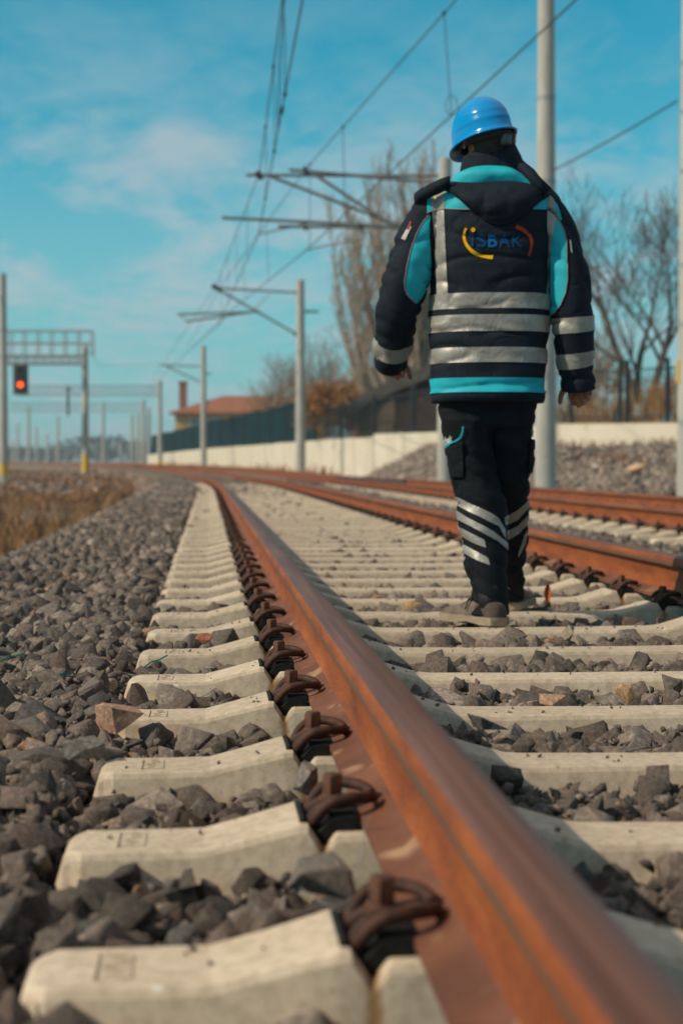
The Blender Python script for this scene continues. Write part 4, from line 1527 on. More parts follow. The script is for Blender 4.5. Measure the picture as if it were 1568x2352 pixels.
def q3(x, y, Z):
    return P(x, y, Z)


def bars(name, segs, parent, o, m, r):
    mb = MB()
    for a, b in segs:
        mb.tube([a, b], r, 8)
    return mb.build(name, m, parent, o, 50)


def clamps(segs, parent, o, r):
    for sg_ in segs:
        bars('clamp', [sg_], parent, o, M['black'], r)


def insulator(parent, o, a, b, t0, t1):
    p, q = Vector(a).lerp(Vector(b), t0), Vector(a).lerp(Vector(b), t1)
    pts, rr_ = [], []
    for k in range(13):
        pts.append(p.lerp(q, k / 12)); rr_.append(.055 if k % 2 else .034)
    MB().tube(pts, rr_, 10).build('insulator', M['insul'], parent, o)


# the two thick masts at the right
tA, oA = mast(1252, 31.0, -190, 'thick pale concrete mast rising out of the picture just right of the person', .42, .30, bands=(P(0, 231, 31).z, P(0, 420, 31).z, P(0, 610, 31).z), lean=-.02)
MB().tube([P(1236, 20, 31) + Vector((0, -.22, 0)), P(1243, 60, 31) + Vector((.02, -.26, 0)), P(1246, 420, 31) + Vector((0, -.24, 0)), P(1250, 900, 31) + Vector((0, -.24, 0))], .012, 6).build('earth_wire', M['steel_pale'], tA, oA)
tR, oR = mast(1582, 26.0, -260, 'pale concrete mast cut by the right edge of the photo', .40, .31, bands=(P(0, 150, 26).z, P(0, 262, 26).z), zb=.05)
MB().box((oR.x - .21, oR.y - .06, P(0, 880, 26).z), (oR.x - .185, oR.y + .06, P(0, 828, 26).z)).build('yellow_sign', M['yellow'], tR, oR)

# B: mast with two cantilevers behind the person
ZB = 42.0
tB, oB = mast(1021, ZB, 368, 'concrete mast with two bracket arms, partly hidden by the person\'s left shoulder', .40, .34)
mz = 1016
s = 0
segs = [(q3(mz, 404, ZB), q3(566, 402, ZB)), (q3(mz, 556, ZB), q3(618, 404, ZB)), (q3(872, 518, ZB), q3(510, 500, ZB)), (q3(690, 512, ZB), q3(692, 522, ZB))]
for s_ in segs:
    bars('bracket_arm', [s_], tB, oB, M['steel'], .042)
for s_ in [(q3(700, 515, ZB - .1), q3(596, 537, ZB - .1))]:
    bars('registration_arm', [s_], tB, oB, M['steel_pale'], .024)
clamps([(q3(586, 398, ZB), q3(604, 410, ZB)), (q3(594, 393, ZB), q3(596, 412, ZB)), (q3(698, 508, ZB), q3(703, 528, ZB))], tB, oB, .06)
insulator(tB, oB, q3(mz, 404, ZB), q3(566, 402, ZB), .02, .16)
insulator(tB, oB, q3(mz, 556, ZB), q3(618, 404, ZB), .02, .16)
Z2 = ZB - 1.1
segs = [(q3(1012, 420, Z2), q3(664, 390, Z2)), (q3(1008, 590, Z2), q3(728, 404, Z2)), (q3(905, 521, Z2), q3(638, 520, Z2))]
for s_ in segs:
    bars('bracket_arm', [s_], tB, oB, M['steel'], .042)
for s_ in [(q3(832, 546, Z2 - .1), q3(704, 574, Z2 - .1)), (q3(828, 522, Z2), q3(832, 546, Z2 - .1))]:
    bars('registration_arm', [s_], tB, oB, M['steel_pale'], .024)
clamps([(q3(699, 384, Z2), q3(706, 402, Z2)), (q3(828, 516, Z2), q3(832, 540, Z2))], tB, oB, .06)
bars('stay_rod', [(q3(922, 405, Z2), q3(842, 492, Z2))], tB, oB, M['steel_pale'], .016)
insulator(tB, oB, q3(1012, 420, Z2), q3(664, 390, Z2), .02, .16)
insulator(tB, oB, q3(1008, 590, Z2), q3(728, 404, Z2), .02, .16)

# C: mast with a single cantilever
ZC = 74.0
tC, oC = mast(690, ZC, 645, 'concrete mast with one bracket arm standing left of the house and wall gap', .46, .36)
tC['label'] = 'concrete mast with one bracket arm in front of the wall, right of the tile roof'
segs = [(q3(682, 672, ZC), q3(486, 661, ZC)), (q3(682, 768, ZC), q3(500, 664, ZC)), (q3(592, 716, ZC), q3(408, 722, ZC)), (q3(596, 714, ZC), q3(428, 738, ZC))]
for s_ in segs:
    bars('bracket_arm', [s_], tC, oC, M['steel'], .05)
for s_ in [(q3(520, 722, ZC), q3(500, 748, ZC)), (q3(414, 722, ZC), q3(430, 740, ZC)), (q3(618, 674, ZC), q3(580, 715, ZC))]:
    bars('registration_arm', [s_], tC, oC, M['steel_pale'], .03)
clamps([(q3(488, 655, ZC), q3(508, 668, ZC)), (q3(678, 672, ZC), q3(684, 672, ZC)), (q3(676, 766, ZC), q3(684, 770, ZC))], tC, oC, .10)
for s_ in [(q3(694, 715, ZC), q3(732, 716, ZC))]:
    bars('side_bracket', [s_], tC, oC, M['steel'], .05)
insulator(tC, oC, q3(682, 672, ZC), q3(486, 661, ZC), .02, .14)

# D, E and others along the curve
ZD = 115.0
tD, oD = mast(468, ZD, 795, 'slim mast with a faint bracket arm near the end of the straight rails', .44, .34)
for s_ in [(q3(466, 842, ZD), q3(366, 838, ZD)), (q3(466, 880, ZD), q3(380, 840, ZD))]:
    bars('bracket_arm', [s_], tD, oD, M['steel'], .05)
for s_ in [(q3(470, 858, ZD), q3(486, 859, ZD))]:
    bars('side_bracket', [s_], tD, oD, M['steel'], .05)
tE, oE = mast(368, 162.0, 875, 'pale mast carrying the right end of the far lattice beam', .50, .40, yellow=(.7, 1.1))
for x, yt, Z, lb, m_ in ((330, 918, 196, 'pale far mast left of the lattice beam\'s mast, first of a close pair', 1), (342, 936, 224, 'shorter pale far mast, second of the close pair', 1),
                         (304, 953, 252, 'stubby far mast at the left end of the white wall', 1), (318, 951, 240, 'thin far mast between the stubby mast and the close pair', 1)):
    mast(x, Z, yt, lb, .55, .42)
tL, oL = mast(9, 72.0, 630, 'tall mast cut by the left edge of the photo, with a yellow collar', .44, .32, yellow=(.15, .62), bands=(P(0, 700, 72).z, P(0, 760, 72).z, P(0, 820, 72).z), zb=-.55)
for s_ in [(P(-2, 690, 72), P(6, 690, 72)), (P(-2, 718, 72), P(6, 716, 72))]:
    bars('side_bracket', [s_], tL, oL, M['steel'], .09)
tG, oG = mast(197, 100.0, 795, 'mast with yellow foot carrying the right end of the signal gantry', .46, .36, yellow=(P(0, 1084, 100).z, P(0, 1046, 100).z), zb=0.0)
far = [(31, 1013, 526), (42, 975, 316), (67, 934, 220), (85, 982, 340), (110, 998, 417), (134, 954, 258), (238, 926, 208), (277, 1018, 577)]
for k, (x, yt, Z) in enumerate(far):
    t_, o_ = mast(x, Z, yt, 'faint far mast under the gantry' if k != 6 else 'pale far mast just right of the gantry mast', max(.45, Z * .0016), max(.35, Z * .0012))
    t_['label'] = 'thin faint mast far off on the horizon below the signal gantry' if k != 6 else 'pale far mast between the gantry mast and the lattice beam\'s mast'


# ------------------------------------------------------------------ gantries
def lattice(name, xa, xb, y0, y1, Z, label, n, rail_y=None, r=.035, depth=.8, m=None, cat='gantry', za=None):
    m = m or M['steel_pale']
    a0, b0, a1, b1 = P(xa, y0, Z), P(xb, y0, Z), P(xa, y1, Z), P(xb, y1, Z)
    dv = Vector((.08, 1, 0)) * depth
    t = empty(name, a1, label, cat, 'lattice gantries over the tracks at the left')
    mb = MB()
    for s in (Vector((0, 0, 0)), dv):
        mb.tube([a0 + s, b0 + s], r, 6); mb.tube([a1 + s, b1 + s], r, 6)
        for k in range(n):
            p, q = k / n, (k + 1) / n
            mb.tube([a1.lerp(b1, p) + s, a0.lerp(b0, q) + s], r * .7, 5)
            mb.tube([a0.lerp(b0, q) + s, a1.lerp(b1, q) + s], r * .7, 5)
    for k in range(n + 1):
        mb.tube([a1.lerp(b1, k / n), a1.lerp(b1, k / n) + dv], r * .6, 5)
        mb.tube([a0.lerp(b0, k / n), a0.lerp(b0, k / n) + dv], r * .6, 5)
    mb.build('truss', m, t, a1)
    if rail_y:
        mb = MB()
        yt = rail_y
        for s in (Vector((0, 0, 0)), dv):
            for yy in (yt, yt + (y0 - yt) * .5):
                mb.tube([P(xa, yy, Z) + s, P(xb + 14, yy, Z) + s], r * .8, 6)
            for k in range(9):
                x = xa + (xb + 14 - xa) * k / 8
                mb.tube([P(x, y0, Z) + s, P(x, yt, Z) + s], r * .8, 6)
        mb.build('walkway_railing', m, t, a1)
    return t, a1


tg, og = lattice('signal_gantry', -40, 196, 816, 835, 99.0, 'grey signal gantry with railing across the tracks at the left', 12, rail_y=759, r=.05, depth=1.0)
lattice('lattice_beam', 40, 368, 886, 908, 162.0, 'faint lattice beam beyond the signal gantry, ending at the pale mast', 26, r=.032)
lattice('lattice_beam', 20, 330, 925, 945, 222.0, 'faintest lattice beam, lowest and farthest of the beams at the left', 26, r=.035)
hp_ = P(157, 890, 162.5)
mb = MB().bar(hp_ + Vector((0, 0, .2)), P(157, 955, 162.5), .26, .26).bar(P(150, 896, 162.5), P(164, 896, 162.5), .12)
tag(mb.build('drop_post', M['steel'], origin=hp_), 'drop post hanging from the faint lattice beam', 'post')

# signal head with a red light
zs = 98.3
sg = empty('railway_signal', P(48, 835, zs), 'railway signal with red light hanging under the left gantry', 'signal')
o = sg.location
c = P(48, 872, zs)
w, h = .46, .90
MB().box((c.x - w, c.y, c.z - h), (c.x + w, c.y + .08, c.z + h)).build('backboard', M['steel'], sg, o)
MB().box((c.x - .26, c.y - .25, c.z - .72), (c.x + .26, c.y, c.z + .80)).build('lamp_case', M['black'], sg, o)
MB().bar(P(37, 818, zs), P(37, 840, zs), .06).bar(P(58, 818, zs), P(58, 840, zs), .06).build('hanger', M['steel'], sg, o)
for yy, m_, nm in ((850, M['lamp_off'], 'lens'), (884, M['redlamp'], 'red_lens')):
    lc = P(48.5, yy, zs)
    mb = MB()
    mb.tube([(lc.x, c.y - .26, lc.z), (lc.x, c.y - .285, lc.z)], .17, 20)
    lens = mb.build(nm, m_, sg, o)
    hood = MB()
    rows = []
    for k in range(11):
        a = math.radians(-20 + 220 * k / 10)
        rows.append([(lc.x + .20 * math.cos(a), c.y - .25, lc.z + .20 * math.sin(a)), (lc.x + .20 * math.cos(a), c.y - .52, lc.z + .20 * math.sin(a))])
    hood.grid(rows)
    hd = hood.build('hood', M['black'], sg, o)
    hd.modifiers.new('thick', 'SOLIDIFY').thickness = .012


# ------------------------------------------------------------------ wires
def through(x, y, z):
    """Point on the line of sight x, y at height z."""
    return G(x, y, z)


def wire(name, pts, label, r=.011, sag=0.0, group='wires of the overhead line', parts=None):
    mb = MB()
    full = []
    for i in range(len(pts) - 1):
        for k in range(8):
            t = k / 8
            p = Vector(pts[i]).lerp(Vector(pts[i + 1]), t)
            p.z -= sag * 4 * t * (1 - t)
            full.append(p)
    full.append(Vector(pts[-1]))
    mb.tube(full, r, 6)
    return tag(mb.build(name, M['wire'], origin=pts[0], smooth=50), label, 'wire', group)


def span(a, b, Y):
    t = (Y - a.y) / (b.y - a.y)
    return a.lerp(b, t)


# main track: messenger and contact wire, with droppers
mB, cB = P(596, 398, ZB), P(594, 539, ZB)
mC, cC = P(497, 655, ZC), P(500, 748, ZC)
m0 = through(668, -150, mB.z); c0 = through(728, -180, cB.z)
m0 = m0 + (m0 - mB).normalized() * 14; c0 = c0 + (c0 - cB).normalized() * 12
mw = wire('messenger_wire', [m0, mB, mC, P(372, 838, ZD) + Vector((0, 0, 0)), P(332, 915, 196)], 'upper wire running above the near track, left of the two wires meeting the top edge', .013)
cw = wire('contact_wire', [c0, cB, cC, P(384, 850, ZD), P(332, 930, 196)], 'lower contact wire above the near track, right of the two wires meeting the top edge', .013)
for k, Y in enumerate((26.3, 31.0, 36.5)):
    a, b = span(m0, mB, Y), span(c0, cB, Y)
    MB().tube([a, a.lerp(b, .5) + Vector((.02, 0, 0)), b], .008, 6).build('dropper', M['wire'], mw, m0)
    for p in (a, b):
        MB().tube([p + Vector((0, -.08, 0)), p + Vector((0, .08, 0))], .03, 8).build('wire_clamp', M['black'], mw, m0)
a, b = span(m0, mB, 26.9), span(m0, mB, 29.6)
for Y in (24.2, 24.9, 27.5):
    p = span(m0, mB, Y) if Y < 27 else span(c0, cB, Y)
    MB().tube([p + Vector((0, -.22, 0)), p + Vector((0, .22, 0))], .032, 8).build('splice', M['black'], mw, m0)
p, q = span(m0, mB, 25.0), span(c0, cB, 29.2)
MB().tube([p, p.lerp(q, .5) + Vector((-.03, 0, -.1)), q], .011, 6).build('jumper_cable', M['wire'], mw, m0)
# stay wire from B to C between the two
for k, Y in enumerate((48, 55, 62, 69)):
    a, b = span(mB, mC, Y), span(cB, cC, Y)
    MB().tube([a, b], .008, 5).build('dropper', M['wire'], mw, m0)

# second pair drifting off to the upper right
e0 = through(1148, -115, 8.0); eB = P(704, 386, Z2); eC = P(505, 660, ZC)
f0 = through(1450, -120, 6.55); fB = P(704, 574, Z2); fC = P(520, 722, ZC)
ew = wire('messenger_wire', [e0, eB, eC, P(430, 800, ZD)], 'upper of the two slanting wires that cross the sky left of the helmet', .012)
fw = wire('contact_wire', [f0, fB, fC, P(440, 800, ZD)], 'lower slanting wire passing just above the blue helmet', .013)
for xx in (1020, 788, 712):
    # dropper where both wires share the depth
    best = None
    for k in range(200):
        p = e0.lerp(eB, k / 199)
        d = p - CAM
        X = 784 + FPX * d.dot(RT) / d.dot(FW)
        if best is None or abs(X - xx) < best[0]:
            best = (abs(X - xx), p)
    p = best[1]
    q = span(f0, fB, p.y)
    MB().tube([p, q], .008, 6).build('dropper', M['wire'], ew, e0)
    loop = [q + Vector((-.10 * math.sin(a) , 0, .16 - .16 * math.cos(a))) for a in np.linspace(0, 2 * math.pi, 14)] if xx == 1020 else [q, q + Vector((0, 0, .05))]
    MB().tube(loop, .007, 6).build('dropper_loop', M['wire'], ew, e0)
    MB().tube([p + Vector((0, -.05, 0)), p + Vector((0, .05, 0))], .03, 8).build('wire_clamp', M['black'], ew, e0)
for Y in (52, 62):
    MB().tube([span(eB, eC, Y), span(fB, fC, Y)], .008, 5).build('dropper', M['wire'], ew, e0)
wire('span_wire', [P(1556, 230, 26) + Vector((0, .05, 0)), P(1264, 394, 31)], 'single wire between the two thick masts at the right', .014, sag=.03)
wire('span_wire', [P(1264, 394, 31), P(900, 700, 60), P(640, 800, 90)], 'faint wire passing behind the person from the thick mast', .006)
wire('span_wire', [P(12, 690, 72), P(-60, 650, 50)], 'short wire at the left edge by the tall mast', .02)
wire('span_wire', [P(366, 838, ZD), P(230, 840, 100), P(197, 800, 100)], 'faint wire from the gantry mast to the slim mast', .012)
# ------------------------------------------------------------------ the walking person
ROOT = G(1125, 1440, 0.0)
PD = Vector((ROOT.x - CAM.x, ROOT.y - CAM.y, 0)).normalized()      # away from the camera
PX = Vector((PD.y, -PD.x, 0))
PRZ = math.atan2(PX.y, PX.x)


def toloc(w):
    d = w - ROOT
    return Vector((d.dot(PX), d.dot(PD), d.z))


def L(x, y, dep):
    """Point in the person's own frame seen at picture x, y, at distance dep behind the near heel."""
    a, b = toloc(P(x, y, 5)), toloc(P(x, y, 6))
    t = (dep - a.y) / (b.y - a.y)
    return a.lerp(b, t)


def pxm(dep):
    return (5.47 + dep) / FPX


def wr(v, s=1.0, seed=0.0):
    return noise.noise(Vector((v.x * 7 * s + seed, v.y * 7 * s, v.z * 9 * s))) * .6 + noise.noise(Vector((v.x * 17 * s, v.y * 17 * s + seed, v.z * 24 * s))) * .4


TY = .22                                        # depth of the torso's middle
TROWS = [(926, 992, 1246, .142), (915, 989, 1250, .150), (900, 988, 1251, .150), (860, 987, 1253, .150), (800, 985, 1257, .152), (740, 983, 1262, .152), (690, 985, 1265, .152), (640, 988, 1266, .156),
         (560, 992, 1268, .160), (500, 992, 1266, .155), (470, 992, 1264, .146), (450, 998, 1260, .134), (432, 1022, 1246, .116), (415, 1048, 1226, .098), (400, 1064, 1208, .085)]
_tz, _tx, _tw, _td = [], [], [], []
for yy, a, b, d in TROWS:
    pa, pb = L(a, yy, TY), L(b, yy, TY)
    _tz.append((pa.z + pb.z) / 2); _tx.append((pa.x + pb.x) / 2); _tw.append((pb.x - pa.x) / 2); _td.append(d)


def torso(a, z, off=0.0):
    """Surface of the jacket: a = angle (0 right, pi/2 front/away, 3pi/2 back)."""
    cx, w, d = cr(_tz, _tx, z), cr(_tz, _tw, z), cr(_tz, _td, z)
    n = 2.6
    c, s = math.cos(a), math.sin(a)
    e = 2 / n
    x = w * math.copysign(abs(c) ** e, c)
    y = d * math.copysign(abs(s) ** e, s)
    v = Vector((cx + x, TY + y, z))
    nrm = Vector((c / w, s / d, 0)).normalized()
    # puckers between the horizontal tapes and soft folds
    rg_ = 1 - abs(noise.noise(Vector((v.x * 4 + v.z * 5, v.y * 4, v.z * 11 - v.x * 3))))
    fold = .0035 * wr(v, 1.0) - .009 * rg_ ** 9 + .0025 * noise.noise(Vector((v.x * 11, v.y * 5, z * 38)))
    if z < _tz[2]:
        fold += .004
    return v + nrm * (fold + off)


ME = {}
zmin, zmax = _tz[0], _tz[-1]
NA, NZ = 120, 130
rows = []
for i in range(NZ + 1):
    z = zmin + (zmax - zmin) * i / NZ
    rows.append([torso(2 * math.pi * j / NA, z) for j in range(NA)])
low = [[Vector((p.x * .0 + (p.x - cr(_tz, _tx, zmin)) * .93 + cr(_tz, _tx, zmin), (p.y - TY) * .93 + TY, zmin + dz)) for p in rows[0]] for dz in (.03, .004)]
TORSO = MB().grid(low + rows, closed=True, cap1=True)
JACKET = TORSO

# --- sleeves: (picture x, y, radius px, depth)
SL_L = [(1018, 458, 40, .215), (996, 482, 42, .21), (972, 525, 47, .20), (950, 580, 50, .185), (932, 640, 52, .175), (916, 700, 50, .19), (907, 752, 46, .235), (901, 800, 42, .285), (897, 836, 35, .325), (896, 846, 30, .335)]
SL_R = [(1232, 458, 40, .215), (1252, 485, 42, .21), (1274, 530, 44, .20), (1294, 590, 46, .19), (1306, 650, 47, .185), (1311, 710, 46.5, .19), (1315, 770, 44, .20), (1321, 830, 40.5, .215), (1327, 880, 37.5, .23), (1328, 894, 35.5, .235)]


class Sleeve:
    def __init__(self, rows_, seed):
        self.seed = seed
        self.t = list(range(len(rows_)))
        self.p = [L(x, y, d) for x, y, r, d in rows_]
        self.r = [r * pxm(d) for x, y, r, d in rows_]
        self.n = len(rows_) - 1

    def c(self, t):
        return Vector((cr(self.t, [p.x for p in self.p], t), cr(self.t, [p.y for p in self.p], t), cr(self.t, [p.z for p in self.p], t)))

    def surf(self, t, a, off=0.0):
        c = self.c(t)
        d = (self.c(min(t + .05, self.n)) - self.c(max(t - .05, 0))).normalized()
        s = Vector((0, 1, 0)).cross(d).normalized()
        if s.x < 0:
            s = -s
        u = d.cross(s)
        if u.y > 0:
            u = -u                              # towards the camera
        r = cr(self.t, self.r, t)
        v = c + s * (math.cos(a) * r) + u * (math.sin(a) * r * 1.06)
        nrm = (s * math.cos(a) + u * math.sin(a)).normalized()
        w = .003 * wr(v, 1.1, self.seed) + .0028 * noise.noise(Vector((v.x * 9 + self.seed, v.y * 9, v.z * 34 + v.x * 14)))
        w -= .012 * (1 - abs(noise.noise(Vector((v.x * 5 + self.seed, v.y * 5, v.z * 13 + v.x * 9))))) ** 9
        w *= min(1, t / 1.2)
        return v + nrm * (w + .005 * min(1, t / 1.2) + off)

    def mesh(self, mb, nt_=90, na=44):
        rr = [[self.surf(self.n * i / nt_, 2 * math.pi * j / na) for j in range(na)] for i in range(nt_ + 1)]
        c = self.c(self.n)
        rr.append([c + (p - c) * .80 for p in rr[-1]])
        inner = [c + (p - c) * .78 + (self.c(self.n - .6) - c) for p in rr[-2]]
        rr.append(inner)
        return mb.grid(rr, closed=True, cap0=True, flip=True)

    def ring(self, t0, t1, off, na=60, k=6, tilt=0.0):
        rr = []
        for i in range(k + 1):
            t = t0 + (t1 - t0) * i / k
            rr.append([self.surf(t + tilt * math.cos(2 * math.pi * j / na), 2 * math.pi * j / na, off) for j in range(na)])
        return rr

    def t_at(self, ypx, dep):
        z = L(1100, ypx, dep).z
        lo, hi = 0.0, float(self.n)
        for _ in range(40):
            m = (lo + hi) / 2
            if self.c(m).z > z:
                lo = m
            else:
                hi = m
        return lo


SLV_L, SLV_R = Sleeve(SL_L, 3.0), Sleeve(SL_R, 8.0)
for S_ in (SLV_L, SLV_R):
    S_.mesh(JACKET)

BVH_J = BVHTree.FromPolygons([Vector(v) for v in JACKET.v], JACKET.f)
CAML = toloc(CAM)


def cast(bvh, x, y, off, dep=TY):
    """Project the picture point on a garment's back."""
    p = L(x, y, dep)
    d = (p - CAML).normalized()
    loc, nrm, i, dist = bvh.ray_cast(CAML, d)
    if loc is None or abs(loc.y - dep) > .5:
        loc, nrm, i, dist = bvh.find_nearest(p)
    if nrm.dot(d) > 0:
        nrm = -nrm
    return loc + nrm * off


def along(line, t):
    ls = [(Vector(b) - Vector(a)).length for a, b in zip(line, line[1:])]
    s = t * sum(ls)
    for (a, b), l in zip(zip(line, line[1:]), ls):
        if s <= l or (a, b) == (line[-2], line[-1]):
            return Vector(a).lerp(Vector(b), min(s / l, 1) if l else 0)
        s -= l
    return Vector(line[-1])


def patch(bvh, left, right, n, m, off, dep=TY):
    """Ruled patch between two picture polylines, projected on the garment."""
    rr = []
    for i in range(n + 1):
        a, b = along(left, i / n), along(right, i / n)
        rr.append([cast(bvh, *(a.lerp(b, j / m)), off, dep) for j in range(m + 1)])
    return rr


person = None
ZERO = (0, 0, 0)

# --- the body under the clothes: one surface
bd = MB()
hd = L(1119, 312, .205)                          # middle of the head
HEADZ = hd.z
hrz = math.radians(14)                           # head turned a little left


def hr(v):
    return hd + Matrix.Rotation(hrz, 3, 'Z') @ Vector(v)


bd.ball(hd + Vector((0, .0, .012)), (.078, .096, .106), 28, 18)
bd.ball(hr((0, .022, -.055)), (.062, .078, .072), 24, 14)           # jaw
bd.tube([hr((0, .095, .01)), hr((0, .112, -.022)), hr((0, .095, -.034))], [.009, .016, .011], 10)   # nose
bd.tube([hr((-.022, .088, -.068)), hr((0, .097, -.067)), hr((.022, .088, -.068))], [.007, .009, .007], 8)   # lips
bd.ball(hr((0, .078, -.108)), (.026, .022, .02), 12, 8)             # chin
for s in (-1, 1):
    bd.ball(hr((s * .031, .086, .018)), (.014, .010, .010), 12, 8)  # eyes
    e = hr((s * .080, -.004, -.012))
    rr = []
    for k in range(13):                          # ear: a curved rim with a lobe
        a = 2 * math.pi * k / 12
        rr.append(e + Matrix.Rotation(hrz, 3, 'Z') @ Vector((s * (.006 + .010 * max(0, math.sin(a))), -.014 + .017 * math.cos(a), .034 * math.sin(a) - .004 * math.cos(a))))
    bd.tube(rr, .0065, 8)
    bd.ball(e + Vector((s * .003, -.008, 0)), (.006, .016, .028), 12, 10)
nb = L(1120, 400, .21)
bd.tube([hd + Vector((0, -.005, -.03)), hd + Vector((0, .0, -.10)), nb, nb + Vector((0, 0, -.06))], [.052, .050, .050, .060], 18)
tz = [L(1122, y, .21) for y in (405, 440, 480, 560, 660, 780, 880, 930, 955)]
bd.tube([t + Vector((0, .0, 0)) for t in tz], [(.07, .05), (.13, .062), (.155, .08), (.155, .085), (.135, .085), (.132, .085), (.145, .09), (.125, .07), (.06, .05)], 22)
for S_, sgn in ((SLV_L, -1), (SLV_R, 1)):
    ts = [0, .8, 2, 3, 4, 5, 6, 7, 8, S_.n]
    bd.tube([S_.c(t) for t in ts], [.052, .053, .050, .047, .043, .042, .040, .036, .029, .027], 14)


def finger(p0, d, side, ln, r, curl):
    """Three bent bones from the knuckle p0 heading d, curling about side."""
    pts, rad = [p0 - d * .012, p0], [r, r * 1.04]
    for k, f in enumerate((.44, .31, .25)):
        d = Matrix.Rotation(curl[k], 3, side) @ d
        m = pts[-1] + d * ln * f * .5
        q = pts[-1] + d * ln * f
        pts += [m, q]; rad += [r * (.92 - .09 * k), r * (.95 - .10 * k)]
    bd.tube(pts, rad, 10)
    bd.ball(pts[-1], rad[-1], 8, 6)


def hand(w, down, out, thumb_dir, curl):
    """Relaxed, curled hand: w wrist, down along the fingers, out = outward normal of the back of the hand."""
    down, out = down.normalized(), out.normalized()
    acr = thumb_dir.normalized()
    kn = w + down * .088
    rows_ = []
    for t, hw, th in ((-.2, .027, .022), (.15, .030, .020), (.5, .039, .017), (.85, .043, .015), (1.05, .040, .012)):
        c = w.lerp(kn, t)
        rows_.append([c + acr * hw * math.copysign(abs(math.cos(a)) ** .7, math.cos(a)) + out * th * math.sin(a) for a in np.linspace(0, 2 * math.pi, 16, endpoint=False)])
    bd.grid(rows_, closed=True, cap0=True, cap1=True)
    side = acr
    sg = 1
    test = Matrix.Rotation(.5, 3, side) @ down
    if test.dot(out) > 0:
        sg = -1
    for k, (o, ln, r, ex) in enumerate(((.031, .074, .0092, 0), (.0105, .083, .0095, -.06), (-.010, .077, .0092, .05), (-.030, .060, .0082, .15))):
        finger(kn + acr * o - down * (.004 if k in (0, 2) else (.012 if k == 3 else 0)), down, side, ln, r, [sg * (c + ex) for c in curl])
    # thumb from the side of the palm near its base
    t0 = w + down * .028 + acr * .030 - out * .008
    d = (acr * .55 + down * .75 - out * .35).normalized()
    pts, rad = [t0 - d * .012, t0 + d * .010, t0 + d * .034], [.013, .0135, .0115]
    d = (d * .6 + down * .6 - acr * .10 - out * .18).normalized()
    pts += [pts[-1] + d * .018, pts[-1] + d * .033]; rad += [.0108, .0105]
    d = (d + down * .25 - acr * .2).normalized()
    pts += [pts[-1] + d * .014, pts[-1] + d * .025]; rad += [.0098, .0078]
    bd.tube(pts, rad, 10)
    bd.ball(pts[-1], .0078, 8, 6)


wl = SLV_L.c(SLV_L.n) + Vector((-.004, .01, .062))
hand(wl, Vector((.05, .30, -.80)), Vector((-.45, -.85, -.2)), Vector((.90, -.42, -.05)), (.95, 1.25, .8))
wrr = SLV_R.c(SLV_R.n) + Vector((.002, .012, .058))
hand(wrr, Vector((-.02, .06, -.98)), Vector((.50, -.80, 0)), Vector((-.80, .50, 0)), (.75, 1.15, .7))

# --- legs and trousers: (x, y, radius px, depth)
LG_L = [(1072, 905, 66, .20), (1072, 960, 64, .20), (1080, 1030, 58, .205), (1090, 1100, 56, .21), (1104, 1150, 59, .20), (1108, 1200, 59, .185), (1112, 1250, 55, .165), (1116, 1300, 50, .145), (1120, 1340, 47, .13), (1123, 1378, 45, .115), (1125, 1410, 45, .095)]
LG_R = [(1172, 905, 62, .215), (1172, 960, 58, .225), (1170, 1030, 54, .25), (1168, 1100, 50, .30), (1168, 1150, 48, .35), (1170, 1200, 44, .42), (1171, 1250, 40, .49), (1170, 1295, 35.5, .55), (1172, 1330, 33, .60), (1172, 1360, 30, .65), (1172, 1378, 29, .67)]
LEG_L, LEG_R = Sleeve(LG_L, 15.0), Sleeve(LG_R, 22.0)


def leg_surf(self, t, a, off=0.0):
    c = self.c(t)
    r = cr(self.t, self.r, t)
    s, u = Vector((1, 0, 0)), Vector((0, -1, 0))
    v = c + s * math.cos(a) * r + u * math.sin(a) * r * (1.12 if t > 1 else 1.0)
    nrm = (s * math.cos(a) + u * math.sin(a)).normalized()
    k = max(0, (t - 4) / 6)
    w = .005 * wr(v, 1.0, self.seed) + (.0025 + .008 * k) * noise.noise(Vector((v.x * 8 + self.seed, v.y * 8, v.z * 26 + v.x * 10))) - .011 * (1 - abs(noise.noise(Vector((v.x * 5 + self.seed, v.y * 5, v.z * 15 + v.x * 8))))) ** 6
    return v + nrm * (w + off)


Sleeve.legsurf = leg_surf
TR = MB()
zt = L(1120, 880, .22).z
prow = []
for i in range(9):
    z = zt + (L(1120, 985, .22).z - zt) * i / 8
    prow.append([Vector(((torso(2 * math.pi * j / 60, max(z, zmin)).x - cr(_tx and _tz, _tx, zmin)) * (.90 - .012 * i) + cr(_tz, _tx, zmin), (torso(2 * math.pi * j / 60, max(z, zmin)).y - TY) * (.92 - .03 * i) + TY, z)) for j in range(60)])
TR.grid(prow, closed=True, cap0=True, cap1=True, flip=True)
for S_ in (LEG_L, LEG_R):
    rr = [[S_.legsurf(S_.n * i / 96, 2 * math.pi * j / 48) for j in range(48)] for i in range(97)]
    c = S_.c(S_.n)
    rr.append([c + (p - c) * .88 + Vector((0, 0, .004)) for p in rr[-1]])
    rr.append([S_.c(S_.n - .7) + (p - c) * .85 for p in rr[-2]])
    TR.grid(rr, closed=True, cap0=True, flip=True)
BVH_T = BVHTree.FromPolygons([Vector(v) for v in TR.v], TR.f)

